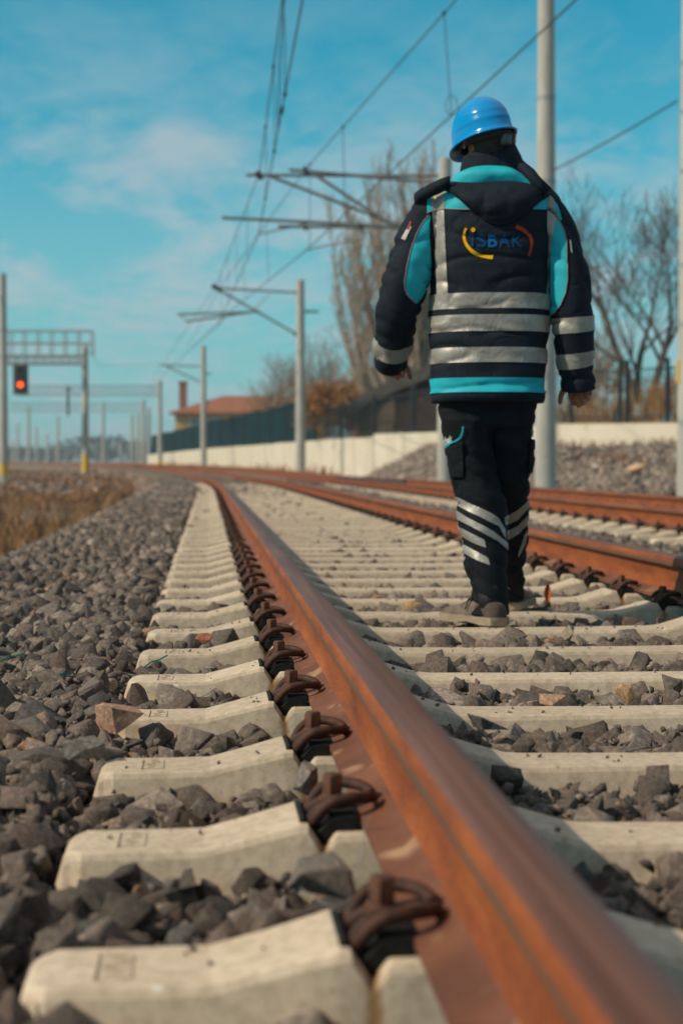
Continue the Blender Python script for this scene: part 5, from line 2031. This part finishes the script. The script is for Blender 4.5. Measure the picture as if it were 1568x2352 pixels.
heelL = L(1150, 1432, .02); heelL.z = 0
toeL = heelL + Vector((-.190, .215, 0))
heelR = L(1172, 1402, .64); heelR.z = 0
toeR = heelR + Vector((.055, .285, 0))
ank = []
for S_, hl, tl in ((LEG_L, heelL, toeL), (LEG_R, heelR, toeR)):
    d = (tl - hl).normalized()
    a = hl + d * .06 + Vector((0, 0, .085))
    ts = [0, 1.5, 3, 4.5, 6, 7.5, 9]
    pts = [S_.c(t) for t in ts] + [a, hl + d * .07 + Vector((0, 0, .045))]
    bd.tube(pts, [.060, .062, .058, .048, .042, .036, .030, .032, .034], 14)
    bd.tube([hl + d * .035 + Vector((0, 0, .042)), hl + d * .12 + Vector((0, 0, .044)), hl + d * .20 + Vector((0, 0, .036)), tl - d * .03 + Vector((0, 0, .030))], [.026, .027, .024, .014], 12)

raw = bpy.data.objects.new('tmp_body', bd.mesh('tmp_body'))
COL.objects.link(raw)
rm = raw.modifiers.new('r', 'REMESH'); rm.mode = 'VOXEL'; rm.voxel_size = .0042; rm.use_smooth_shade = True
smo = raw.modifiers.new('s', 'SMOOTH'); smo.factor = .5; smo.iterations = 2
dg = bpy.context.evaluated_depsgraph_get()
bme = bpy.data.meshes.new_from_object(raw.evaluated_get(dg))
bpy.data.objects.remove(raw)
bme.name = 'person'
bme.materials.clear(); bme.materials.append(M['skin'])
person = bpy.data.objects.new('person', bme)
COL.objects.link(person)
person.location = ROOT
person.rotation_euler.z = PRZ
tag(person, 'person in blue hard hat and navy suit with silver bands, walking between the rails', 'person')

jk = JACKET.build('jacket', M['navy'], person, smooth=180)
jk['label'] = 'navy winter work jacket with turquoise and silver panels'


def part(mb, name, m, parent, sm=180):
    return mb.build(name, m, parent, ZERO, sm)


# --- horizontal tapes round the body
def band(y0, y1, off, yl=0.0, k=8):
    rr = []
    z0, z1 = L(1120, y0, TY).z, L(1120, y1, TY).z
    for i in range(k + 1):
        z = z0 + (z1 - z0) * i / k
        row = []
        for j in range(NA):
            a = 2 * math.pi * j / NA
            zz = z + .006 * math.sin(a + .4) * yl
            row.append(torso(a, zz, off))
        rr.append(row)
    return MB().grid(rr, closed=True, flip=True)


OFFT = .0030
for y0, y1, m_, nm in ((682, 717, 'silver', 'reflective_band'), (731, 768, 'silver', 'reflective_band'), (804, 838, 'silver', 'reflective_band'), (872, 905, 'teal', 'turquoise_band')):
    part(band(y0, y1, OFFT), nm, M[m_], jk)

# --- upright tapes, yoke and panels on the back
def pp(name, m, left, right, n, k, off=OFFT, bvh=BVH_J, parent=None, dep=TY):
    return part(MB().grid(patch(bvh, left, right, n, k, off, dep)), name, m, parent or jk)


pp('reflective_strip', M['silver'], [(991, 484), (997, 560), (1003, 640), (1004, 684)], [(1020, 481), (1023, 560), (1027, 640), (1029, 684)], 40, 6)
pp('reflective_strip', M['silver'], [(1256, 482), (1257, 560), (1256, 640), (1250, 688)], [(1279, 500), (1268, 545), (1262, 600), (1258, 688)], 40, 5)
pp('turquoise_yoke', M['teal'], [(1022, 434), (1022, 481)], [(1262, 446), (1262, 481)], 8, 60, .0024)
pp('turquoise_yoke', M['teal'], [(981, 452), (980, 488)], [(991, 444), (991, 485)], 10, 4)
pp('reflective_yoke', M['silver'], [(991, 438), (991, 486)], [(1022, 434), (1021, 481)], 12, 8, .0032)
pp('reflective_yoke', M['silver'], [(1258, 446), (1258, 474)], [(1270, 458), (1280, 506)], 14, 6, .0034)
pp('turquoise_yoke', M['teal'], [(1270, 460), (1281, 504)], [(1278, 470), (1291, 506)], 12, 4, .003)
# yoke seam with grey piping
sm_ = [cast(BVH_J, x, y, .0045) for x, y in [(980, 490), (990, 486), (1005, 482), (1022, 481), (1060, 481), (1100, 482), (1150, 483), (1200, 481), (1258, 475), (1270, 484), (1284, 508)]]
part(MB().tube(sm_, .0022, 6), 'yoke_piping', M['piping'], jk)

# --- turquoise elbow panels with piping
EL_O = [(984, 494), (970, 512), (955, 540), (943, 575), (934, 612), (929, 645), (930, 668), (939, 685), (953, 697)]
EL_I = [(988, 496), (985, 515), (985, 540), (987, 580), (989, 612), (989, 630), (984, 655), (972, 676), (957, 697)]
pp('elbow_panel', M['teal'], EL_O, EL_I, 46, 16, .0028)
part(MB().tube([cast(BVH_J, *along(EL_O, k / 40), .0035) for k in range(41)], .0021, 6), 'elbow_piping', M['piping'], jk)
ER_O = [(1281, 503), (1294, 530), (1300, 556), (1302, 600), (1303, 640), (1299, 672), (1288, 700), (1274, 718), (1264, 725)]
ER_I = [(1279, 505), (1272, 530), (1266, 556), (1264, 600), (1264, 640), (1264, 672), (1263, 700), (1262, 716), (1262, 724)]
pp('elbow_panel', M['teal'], ER_I, ER_O, 46, 14, .0028)
part(MB().tube([cast(BVH_J, *along(ER_O, k / 40), .0035) for k in range(41)], .0021, 6), 'elbow_piping', M['piping'], jk)

# --- sleeve tapes
for S_, a, b in ((SLV_L, 775, 806), (SLV_R, 733, 766), (SLV_R, 810, 843)):
    t0, t1 = S_.t_at(a, .24), S_.t_at(b, .24)
    part(MB().grid(S_.ring(t0, t1, OFFT, 60, 8, 0.0), closed=True), 'sleeve_band', M['silver'], jk)
# badges on the upper sleeves
pp('sleeve_badge', M['badge'], [(938, 520), (922, 548)], [(945, 522), (931, 552)], 8, 4, .0035)
pp('badge_print', M['red'], [(942, 509), (935, 527)], [(945, 512), (940, 530)], 6, 3, .0042)
pp('badge_print', M['blue_print'], [(939, 514), (933, 526)], [(942, 513), (935, 528)], 6, 3, .0046)
pp('sleeve_badge', M['badge'], [(1306, 552), (1309, 578)], [(1309, 552), (1313, 582)], 6, 3, .0035)

# --- print on the back: arcs, dot and letters
def arcband(cx, cy, rx, ry, a0, a1, w0, w1, n=36):
    lft, rgt = [], []
    for k in range(n + 1):
        t = k / n
        a = math.radians(a0 + (a1 - a0) * t)
        w = w0 + (w1 - w0) * t
        lft.append((cx + (rx - w) * math.cos(a), cy + (ry - w) * math.sin(a)))
        rgt.append((cx + (rx + w) * math.cos(a), cy + (ry + w) * math.sin(a)))
    return lft, rgt


def polyband(line, w0, w1, n=40):
    lft, rgt = [], []
    for k in range(n + 1):
        t = k / n
        a, b = along(line, max(t - .02, 0)), along(line, min(t + .02, 1))
        c = along(line, t)
        d = (b - a).normalized()
        w = w0 + (w1 - w0) * t
        lft.append((c.x - d.y * w, c.y + d.x * w)); rgt.append((c.x + d.y * w, c.y - d.x * w))
    return lft, rgt


def smooth_line(pts, n=40):
    xs, ys = [p[0] for p in pts], [p[1] for p in pts]
    ts = list(range(len(pts)))
    return [(cr(ts, xs, (len(pts) - 1) * k / n), cr(ts, ys, (len(pts) - 1) * k / n)) for k in range(n + 1)]


l_, r_ = polyband(smooth_line([(1070, 524), (1065, 541), (1070, 560), (1083, 576), (1103, 587), (1131, 591)]), 2.4, 5.2)
pp('print_arc', M['gold'], l_, r_, 40, 3, .0032)
l_, r_ = polyband(smooth_line([(1184, 520), (1204, 531), (1217, 546), (1219, 564), (1213, 587)]), 4.6, 2.4)
pp('print_arc', M['red'], l_, r_, 40, 3, .0032)
mb = MB()
ctr = (1086, 528)
ring = [cast(BVH_J, ctr[0] + 5 * math.cos(a), ctr[1] + 5 * math.sin(a), .0034) for a in np.linspace(0, 2 * math.pi, 20, endpoint=False)]
mb.add([cast(BVH_J, *ctr, .0034)] + ring, [(0, 1 + (k + 1) % 20, 1 + k) for k in range(20)])
part(mb, 'print_dot', M['gold'], jk)


def lettering(txt, bvh, place, off, name, m, parent, bold=0.0, dep=TY):
    """Letters as flat shapes laid on the cloth; place maps font units to picture coordinates."""
    cu = bpy.data.curves.new('tmp_text', 'FONT')
    cu.body = txt
    cu.size = 1.0
    cu.offset = bold
    cu.resolution_u = 6
    ob = bpy.data.objects.new('tmp_text', cu)
    COL.objects.link(ob)
    bpy.context.view_layer.update()
    me = bpy.data.meshes.new_from_object(ob.evaluated_get(bpy.context.evaluated_depsgraph_get()))
    bpy.data.objects.remove(ob)
    bm = bmesh.new(); bm.from_mesh(me)
    bmesh.ops.triangulate(bm, faces=bm.faces)
    for _ in range(2):
        bmesh.ops.subdivide_edges(bm, edges=[e for e in bm.edges if e.calc_length() > .12], cuts=1, use_grid_fill=False)
        bmesh.ops.triangulate(bm, faces=bm.faces)
    xs = [v.co.x for v in bm.verts]; ys = [v.co.y for v in bm.verts]
    x0, x1, y0, y1 = min(xs), max(xs), min(ys), max(ys)
    bm.verts.ensure_lookup_table()
    vs = [cast(bvh, *place((v.co.x - x0) / (x1 - x0), (v.co.y - y0) / (y1 - y0)), off, dep) for v in bm.verts]
    fs = [[v.index for v in f.verts] for f in bm.faces]
    bm.free()
    return part(MB().add(vs, fs), name, m, parent, None)


lettering('I', BVH_J, lambda u, v: (1082 + 5 * u, 566 - 29 * v), .0033, 'print_letters', M['blue_print'], jk)
lettering('S', BVH_J, lambda u, v: (1094 + 22 * u, 568 - 30 * v), .0033, 'print_letters', M['blue_print'], jk, .015)
lettering('B', BVH_J, lambda u, v: (1120 + 21 * u, 568 - 29 * v), .0033, 'print_letters', M['bright_blue'], jk, .02)
lettering('A', BVH_J, lambda u, v: (1144 + 27 * u, 568 - 29 * v), .0033, 'print_letters', M['blue_print'], jk, .015)
lettering('K', BVH_J, lambda u, v: (1175 + 24 * u, 568 - 29 * v), .0033, 'print_letters', M['blue_print'], jk, .015)

# --- collar
rows = []
CY = .215
for yy, a, b, d, sl in ((418, 1044, 1226, .088, 0), (405, 1052, 1216, .086, 1), (390, 1055, 1206, .083, 3), (372, 1057, 1196, .081, 6), (358, 1059, 1187, .080, 9), (348, 1062, 1183, .078, 9), (347, 1068, 1178, .072, 9), (362, 1072, 1174, .068, 8), (385, 1074, 1172, .065, 6)):
    pa, pb = L(a, yy, CY), L(b, yy, CY)
    row = []
    for j in range(64):
        an = 2 * math.pi * j / 64
        c, s = math.cos(an), math.sin(an)
        v = Vector(((pa.x + pb.x) / 2 + (pb.x - pa.x) / 2 * c, CY + d * s, pa.z + sl * .0015 * c - .0022 * sl * max(0, -c) - .0018 * sl * max(0, s)))
        v += Vector((c, s, 0)) * (.004 * wr(v, 1.4, 4))
        v.z += .0011 * sl
        row.append(v)
    rows.append(row)
part(MB().grid(rows, closed=True), 'collar', M['navy'], jk)

# --- hood lying on the back, turquoise lining turned out at the neck
NH = 48
top = smooth_line([(1012, 428), (1030, 422), (1062, 424), (1110, 425), (1165, 420), (1215, 428), (1258, 444)], NH)
bot = smooth_line([(1014, 433), (1048, 450), (1080, 480), (1110, 504), (1142, 518), (1172, 512), (1205, 494), (1232, 470), (1259, 448)], NH)
rr = []
K = 16
for i in range(K + 1):
    t = i / K
    row = []
    for j in range(NH + 1):
        a, b = Vector(top[j]), Vector(bot[j])
        p = a.lerp(b, t)
        u = j / NH
        bul = .038 * math.sin(math.pi * min(1, .12 + .95 * t)) ** .7 * math.sin(math.pi * (.06 + .88 * u)) ** .6 if i < K else .004
        q = cast(BVH_J, p.x, p.y, .004)
        d = (CAML - q).normalized()
        v = q + d * bul
        v += d * (.006 * wr(v, 1.2, 2)) * (1 if 0 < i < K else 0)
        row.append(v)
    rr.append(row)
HOODTOP = rr[0]
hood = part(MB().grid(rr), 'hood', M['navy'], jk)
hood.modifiers.new('thick', 'SOLIDIFY').thickness = .006
# lining: from the hood's rolled edge up to the collar
upl = smooth_line([(1012, 424), (1042, 410), (1072, 388), (1100, 381), (1135, 380), (1170, 384), (1196, 398), (1222, 420), (1256, 440)], NH)
rr = []
for i in range(13):
    t = i / 12
    row = []
    for j in range(NH + 1):
        a = HOODTOP[j]
        u = j / NH
        x, y = upl[j]
        dep = CY - .088 + .10 * abs(2 * u - 1) ** 2.5
        b = L(x, y, dep)
        v = a.lerp(b, t)
        v += Vector((0, -1, .35)).normalized() * (.028 * math.sin(math.pi * t) * math.sin(math.pi * u) ** .7)
        v += Vector((0, -1, 0)) * (.008 * noise.noise(Vector((u * 6.5, t * 1.2, 2.2))) * math.sin(math.pi * t))
        row.append(v)
    rr.append(row)
ln = part(MB().grid(rr), 'hood_lining', M['teal'], jk)
ln.modifiers.new('thick', 'SOLIDIFY').thickness = .004
# left hood tab with press stud and right collar strap
tb = [L(1034, 418, .10), L(1012, 428, .105), L(988, 440, .12), L(966, 452, .15), L(956, 458, .17)]
rows = []
for k, p in enumerate(tb):
    w = .018 if 0 < k < 4 else .014
    rows.append([p + Vector((0, -.012, w)), p + Vector((0, -.020, 0)), p + Vector((0, -.004, -w))])
o_ = part(MB().grid(rows), 'hood_tab', M['navy'], jk)
o_.modifiers.new('thick', 'SOLIDIFY').thickness = .010
stp = [L(1189, 374, .15), L(1203, 386, .13), (L(1216, 400, .11)), L(1232, 420, .10), L(1256, 443, .10)]
rows = []
for k, p in enumerate(stp):
    w = .016 if k < 2 else .020
    rows.append([p + Vector((w * .7, -.004, w * .8)), p + Vector((0, -.016, 0)), p + Vector((-w * .7, -.002, -w * .8))])
o_ = part(MB().grid(rows), 'collar_strap', M['navy'], jk)
o_.modifiers.new('thick', 'SOLIDIFY').thickness = .009
# mud on the left cuff
pp('cuff_dirt', mat('dried_mud', (.14, .09, .04), (.20, .13, .06), 60, .9), [(866, 806), (864, 818), (866, 826)], [(871, 804), (871, 816), (868, 828)], 8, 3, .002)
pp('cuff_dirt', bpy.data.materials['dried_mud'], [(874, 812), (878, 816), (884, 820)], [(880, 808), (888, 813), (890, 818)], 6, 3, .002)

# --- trousers with chevrons, pockets
trs = part(TR, 'trousers', M['trouser'], person)
trs['label'] = 'black work trousers with silver chevrons behind the knees'


def chev(line0, line1, n=40, k=5, dep=.15, off=.0035):
    return pp('reflective_chevron', M['silver'], line0, line1, n, k, off, BVH_T, trs, dep)


chev([(1046, 1140), (1080, 1156), (1120, 1176), (1142, 1190), (1158, 1215)], [(1047, 1159), (1080, 1178), (1120, 1196), (1144, 1209), (1161, 1241)])
chev([(1049, 1172), (1075, 1190), (1110, 1208), (1140, 1226), (1164, 1248)], [(1051, 1193), (1080, 1208), (1115, 1228), (1142, 1243), (1165, 1264)])
chev([(1056, 1210), (1085, 1226), (1111, 1240)], [(1059, 1230), (1088, 1247), (1116, 1259)])
chev([(1064, 1250), (1092, 1266), (1119, 1280)], [(1066, 1270), (1095, 1287), (1124, 1299)])
chev([(1156, 1188), (1185, 1172), (1212, 1149)], [(1159, 1207), (1188, 1193), (1214, 1163)], dep=.35)
chev([(1162, 1220), (1188, 1206), (1213, 1180)], [(1164, 1240), (1190, 1225), (1212, 1200)], dep=.38)
chev([(1203, 1226), (1195, 1250), (1188, 1272)], [(1209, 1216), (1205, 1248), (1189, 1280)], dep=.45, k=4)
for a0, b0 in (((1044, 1168), (1046, 1190)), ((1047, 1194), (1052, 1214)), ((1052, 1222), (1060, 1240)), ((1060, 1260), (1064, 1282))):
    chev([(a0[0] - 6, a0[1] + 14), (a0[0] + 5, a0[1] + 4)], [(b0[0] - 6, b0[1] + 18), (b0[0] + 5, b0[1] + 3)], 6, 3)
# pocket flap piping and small lettering on the left thigh
pk = smooth_line([(1063, 980), (1062, 990), (1058, 1003), (1050, 1010), (1038, 1016), (1022, 1027)], 30)
l_, r_ = polyband(pk, 1.8, 2.4, 40)
pp('pocket_piping', M['teal'], l_, r_, 40, 3, .006, BVH_T, trs, .2)
bpy.data.materials['turquoise_cloth']
lettering('isbak', BVH_T, lambda u, v: (1017 + 24 * u, 1025 - 11 * u - 18 * v), .0055, 'pocket_lettering', M['white'], trs, .03, .2)
rows = patch(BVH_T, [(1024, 1030), (1030, 1060), (1038, 1098)], [(1064, 1012), (1066, 1050), (1066, 1098)], 16, 14, .003, .2)
pk_ = part(MB().grid(rows), 'cargo_pocket', M['trouser'], trs)
pk_.modifiers.new('thick', 'SOLIDIFY').thickness = .005
rows = patch(BVH_T, [(1213, 1012), (1212, 1045), (1207, 1084)], [(1224, 1008), (1224, 1045), (1217, 1084)], 14, 6, .004, .25)
pk_ = part(MB().grid(rows), 'cargo_pocket', M['trouser'], trs)
pk_.modifiers.new('thick', 'SOLIDIFY').thickness = .006
l_, r_ = polyband([(1218, 982), (1218, 1000), (1221, 1004)], 1.2, 1.2, 12)
pp('pocket_piping', M['teal'], l_, r_, 12, 2, .006, BVH_T, trs, .24)
l_, r_ = polyband([(1152, 960), (1153, 1040), (1156, 1130)], .5, .5, 30)


# --- shoes
def shoe(hl, tl, pitch, label):
    d = (tl - hl).normalized()
    s = Vector((d.y, -d.x, 0))
    LN = (tl - hl).length
    mb = MB()
    rows = []
    st = [(-.018, .006, .040), (-.005, .022, .062), (.03, .036, .078), (.10, .040, .080), (.22, .041, .080), (.33, .041, .086), (.45, .042, .082), (.58, .046, .070), (.70, .050, .062), (.82, .050, .057), (.92, .043, .050), (.985, .026, .040), (1.0, .010, .030)]
    for f, w, h in st:
        c = hl + d * (LN * f)
        row = []
        for k in range(17):
            a = math.pi * k / 16
            x = math.copysign(abs(math.cos(a)) ** .55, math.cos(a)) * w
            z = .020 + (h - .020) * math.sin(a) ** .75
            v = c + s * x * (1.0 - .14 * math.sin(a)) + Vector((0, 0, z))
            v += (s * math.cos(a) + Vector((0, 0, math.sin(a)))) * .003 * wr(v, 3, 6)
            row.append(v)
        rows.append(row)
    mb.grid(rows[:6], 1, cap0=True)
    mb.grid(rows[5:])
    sh_ = part(mb, 'shoe', [M['shoe'], M['shoe_dark']], person)
    so_ = MB()
    rows = []
    for f, w, h in st:
        c = hl + d * (LN * (f * 1.02 - .012))
        w2 = w + .006
        arch = .008 * math.exp(-((f - .42) / .10) ** 2)
        rows.append([c + s * w2 + Vector((0, 0, .030)), c + s * w2 * 1.03 + Vector((0, 0, .004 + arch)), c + s * w2 * .5 + Vector((0, 0, arch)), c - s * w2 * .5 + Vector((0, 0, arch)), c - s * w2 * 1.03 + Vector((0, 0, .004 + arch)), c - s * w2 + Vector((0, 0, .030))])
    so_.grid(rows, closed=True, cap0=True, cap1=True)
    so = part(so_, 'sole', M['sole'], sh_, 40)
    sk = MB().tube([hl + d * .062 + Vector((0, 0, .06)), hl + d * .062 + Vector((0, 0, .11)), (LEG_L if label == 'near' else LEG_R).c(9.2)], [.036, .036, .036], 14)
    part(sk, 'sock', M['strap'], sh_)
    lc = MB()
    for k in range(5):
        c = hl + d * LN * (.40 + .07 * k)
        hgt = .094 - .008 * k
        lc.tube([c + s * .026 + Vector((0, 0, hgt - .016)), c + Vector((0, 0, hgt + .003)), c - s * .026 + Vector((0, 0, hgt - .014)) + d * .012], .0028, 6)
    lc.tube([hl + d * LN * .42 + s * -.01 + Vector((0, 0, .095)), hl + d * LN * .44 + s * -.036 + Vector((0, 0, .085)), hl + d * LN * .46 + s * -.046 + Vector((0, 0, .05))], .0026, 6)
    part(lc, 'lace', M['lace'], sh_)
    if pitch:
        # heel lifted: turn about the toe ball
        piv = hl + d * LN * .78
        R_ = Matrix.Rotation(pitch, 4, s)
        for ob in (sh_, so, bpy.data.objects[lc and sh_.children[-1].name]):
            me = ob.data
            me.transform(Matrix.Translation(piv) @ R_ @ Matrix.Translation(-piv))
    return sh_


shoe(heelL, toeL, 0, 'near')
shoe(heelR, toeR, 0, 'far')

# --- hair on the back of the head
rows = []
for i in range(15):
    el = math.radians(-72 + 120 * i / 14)
    row = []
    for j in range(41):
        lim_ = 118 if el > 0 else max(58, 118 + math.degrees(el) * 2.2)
        az = math.radians(-lim_ + 2 * lim_ * j / 40)      # about the back of the head
        low = abs(math.degrees(az)) > 75
        v = Vector((.083 * math.cos(el) * math.sin(az), -.101 * math.cos(el) * math.cos(az), .110 * math.sin(el)))
        cl_ = el < math.radians(-15) and low
        r = 1.0 + .035 * noise.noise(v * 60) + .02 * noise.noise(v * 140)
        if cl_:
            r *= .90
        row.append(hd + Vector((0, 0, .008)) + Matrix.Rotation(hrz, 3, 'Z') @ (v * r))
    rows.append(row)
hr_ = part(MB().grid(rows), 'hair', M['hair'], person)
hr_.modifiers.new('thick', 'SOLIDIFY').thickness = .004

# --- hard hat: stepped shell, peak to the front left, headband and adjuster
HC = L(1112, 322, .205)
yaw_h, pit_h, rol_h = math.radians(30), math.radians(11), math.radians(-9.5)
HM = Matrix.Translation(HC) @ Matrix.Rotation(yaw_h, 4, 'Z') @ Matrix.Rotation(rol_h, 4, 'Y') @ Matrix.Rotation(-pit_h, 4, 'X')
HH, HA, HB_ = .148, .104, .134


def shell(t, a, off=0.0):
    """t 0 rim .. 1 top; a = 0 at the right, 90 deg at the front."""
    f = math.sin(a)                               # 1 front, -1 back
    z = HH * t
    k = max(0.0, 1 - t ** 2.35) ** .5
    k = k * .97 + .03 * (1 - t)
    st_ = 0.0
    back = min(1, max(0, (-f + .55) * 1.6))
    for zs_, am in ((.30, .0036), (.50, .0030), (.68, .0026)):   # moulded steps at the back and sides
        st_ += am * (1 / (1 + math.exp((zs_ + .05 * f - t) * -70)))
    st_ *= -back
    rx, ry = HA * k + st_ * k + off, HB_ * k + st_ * k + off
    x, y = rx * math.cos(a), ry * math.sin(a)
    if t < .10:                                   # rim flare and peak
        q = (1 - t / .10)
        fl = .007 * q ** 2 + .002 * q ** 2 * max(0, -f) ** 2
        pk = .032 * q ** 1.5 * max(0, f) ** 2.2
        x += math.cos(a) * fl; y += math.sin(a) * fl + pk
        z -= .012 * q * max(0, f) ** 2 - .010 * q * max(0, -f) ** 2 * -1 * .6
    return HM @ Vector((x, y, z))


rows = []
ts = [0, .012, .03, .05, .075, .10, .15, .2, .25, .28, .30, .32, .36, .42, .46, .49, .51, .54, .6, .64, .67, .69, .72, .78, .84, .89, .93, .96, .98, .993, .9995]
for t in ts:
    rows.append([shell(t, 2 * math.pi * j / 72) for j in range(72)])
hat = part(MB().grid(rows, closed=True, cap1=True), 'hard_hat', M['helmet'], person)
hat['label'] = 'glossy blue hard hat, tilted to the left'
sd = hat.modifiers.new('thick', 'SOLIDIFY'); sd.thickness = .0035; sd.offset = -1
part(MB().tube([shell(0, 2 * math.pi * j / 72) for j in range(73)], .0036, 8, caps=False), 'rim', M['helmet'], hat)
bnd = []
for z0 in (.030, .008, -.016):
    bnd.append([HM @ Vector((.084 * math.cos(a), .102 * math.sin(a), z0 - .012 * max(0, -math.sin(a)))) for a in np.linspace(0, 2 * math.pi, 49)])
hb_ = part(MB().grid(bnd), 'headband', M['strap'], hat)
hb_.modifiers.new('thick', 'SOLIDIFY').thickness = .004
ac = L(1160, 318, .105)
MBa = MB()
rows = []
for f in (-1, -.6, 0, .6, 1):
    rows.append([ac + Vector((.020 * f + .003, .012 * abs(f) + .010 * (f > 0), z)) + Vector((0, -.004 if abs(z) < .012 else 0, 0)) for z in (-.017, -.012, 0, .012, .017)])
adj = part(MBa.grid(rows, flip=True), 'adjuster', M['greyplastic'], hat)
adj.modifiers.new('thick', 'SOLIDIFY').thickness = .014

# --- air: a thin even haze over the railway land
hz_ = MB().box((-1900, -90, -3), (2100, 3500, 21)).build('haze', [], origin=(0, 0, 0))
hm = bpy.data.materials.new('air')
hm.use_nodes = True
hn = hm.node_tree
hn.nodes.remove(hn.nodes['Principled BSDF'])
pv = _n(hn, 'ShaderNodeVolumePrincipled')
pv.inputs['Color'].default_value = (.72, .86, .92, 1)
pv.inputs['Density'].default_value = .0006
pv.inputs['Anisotropy'].default_value = .2
hn.links.new(pv.outputs[0], hn.nodes['Material Output'].inputs['Volume'])
hz_.data.materials.append(hm)
tag(hz_, 'thin haze over the railway land', kind='stuff')
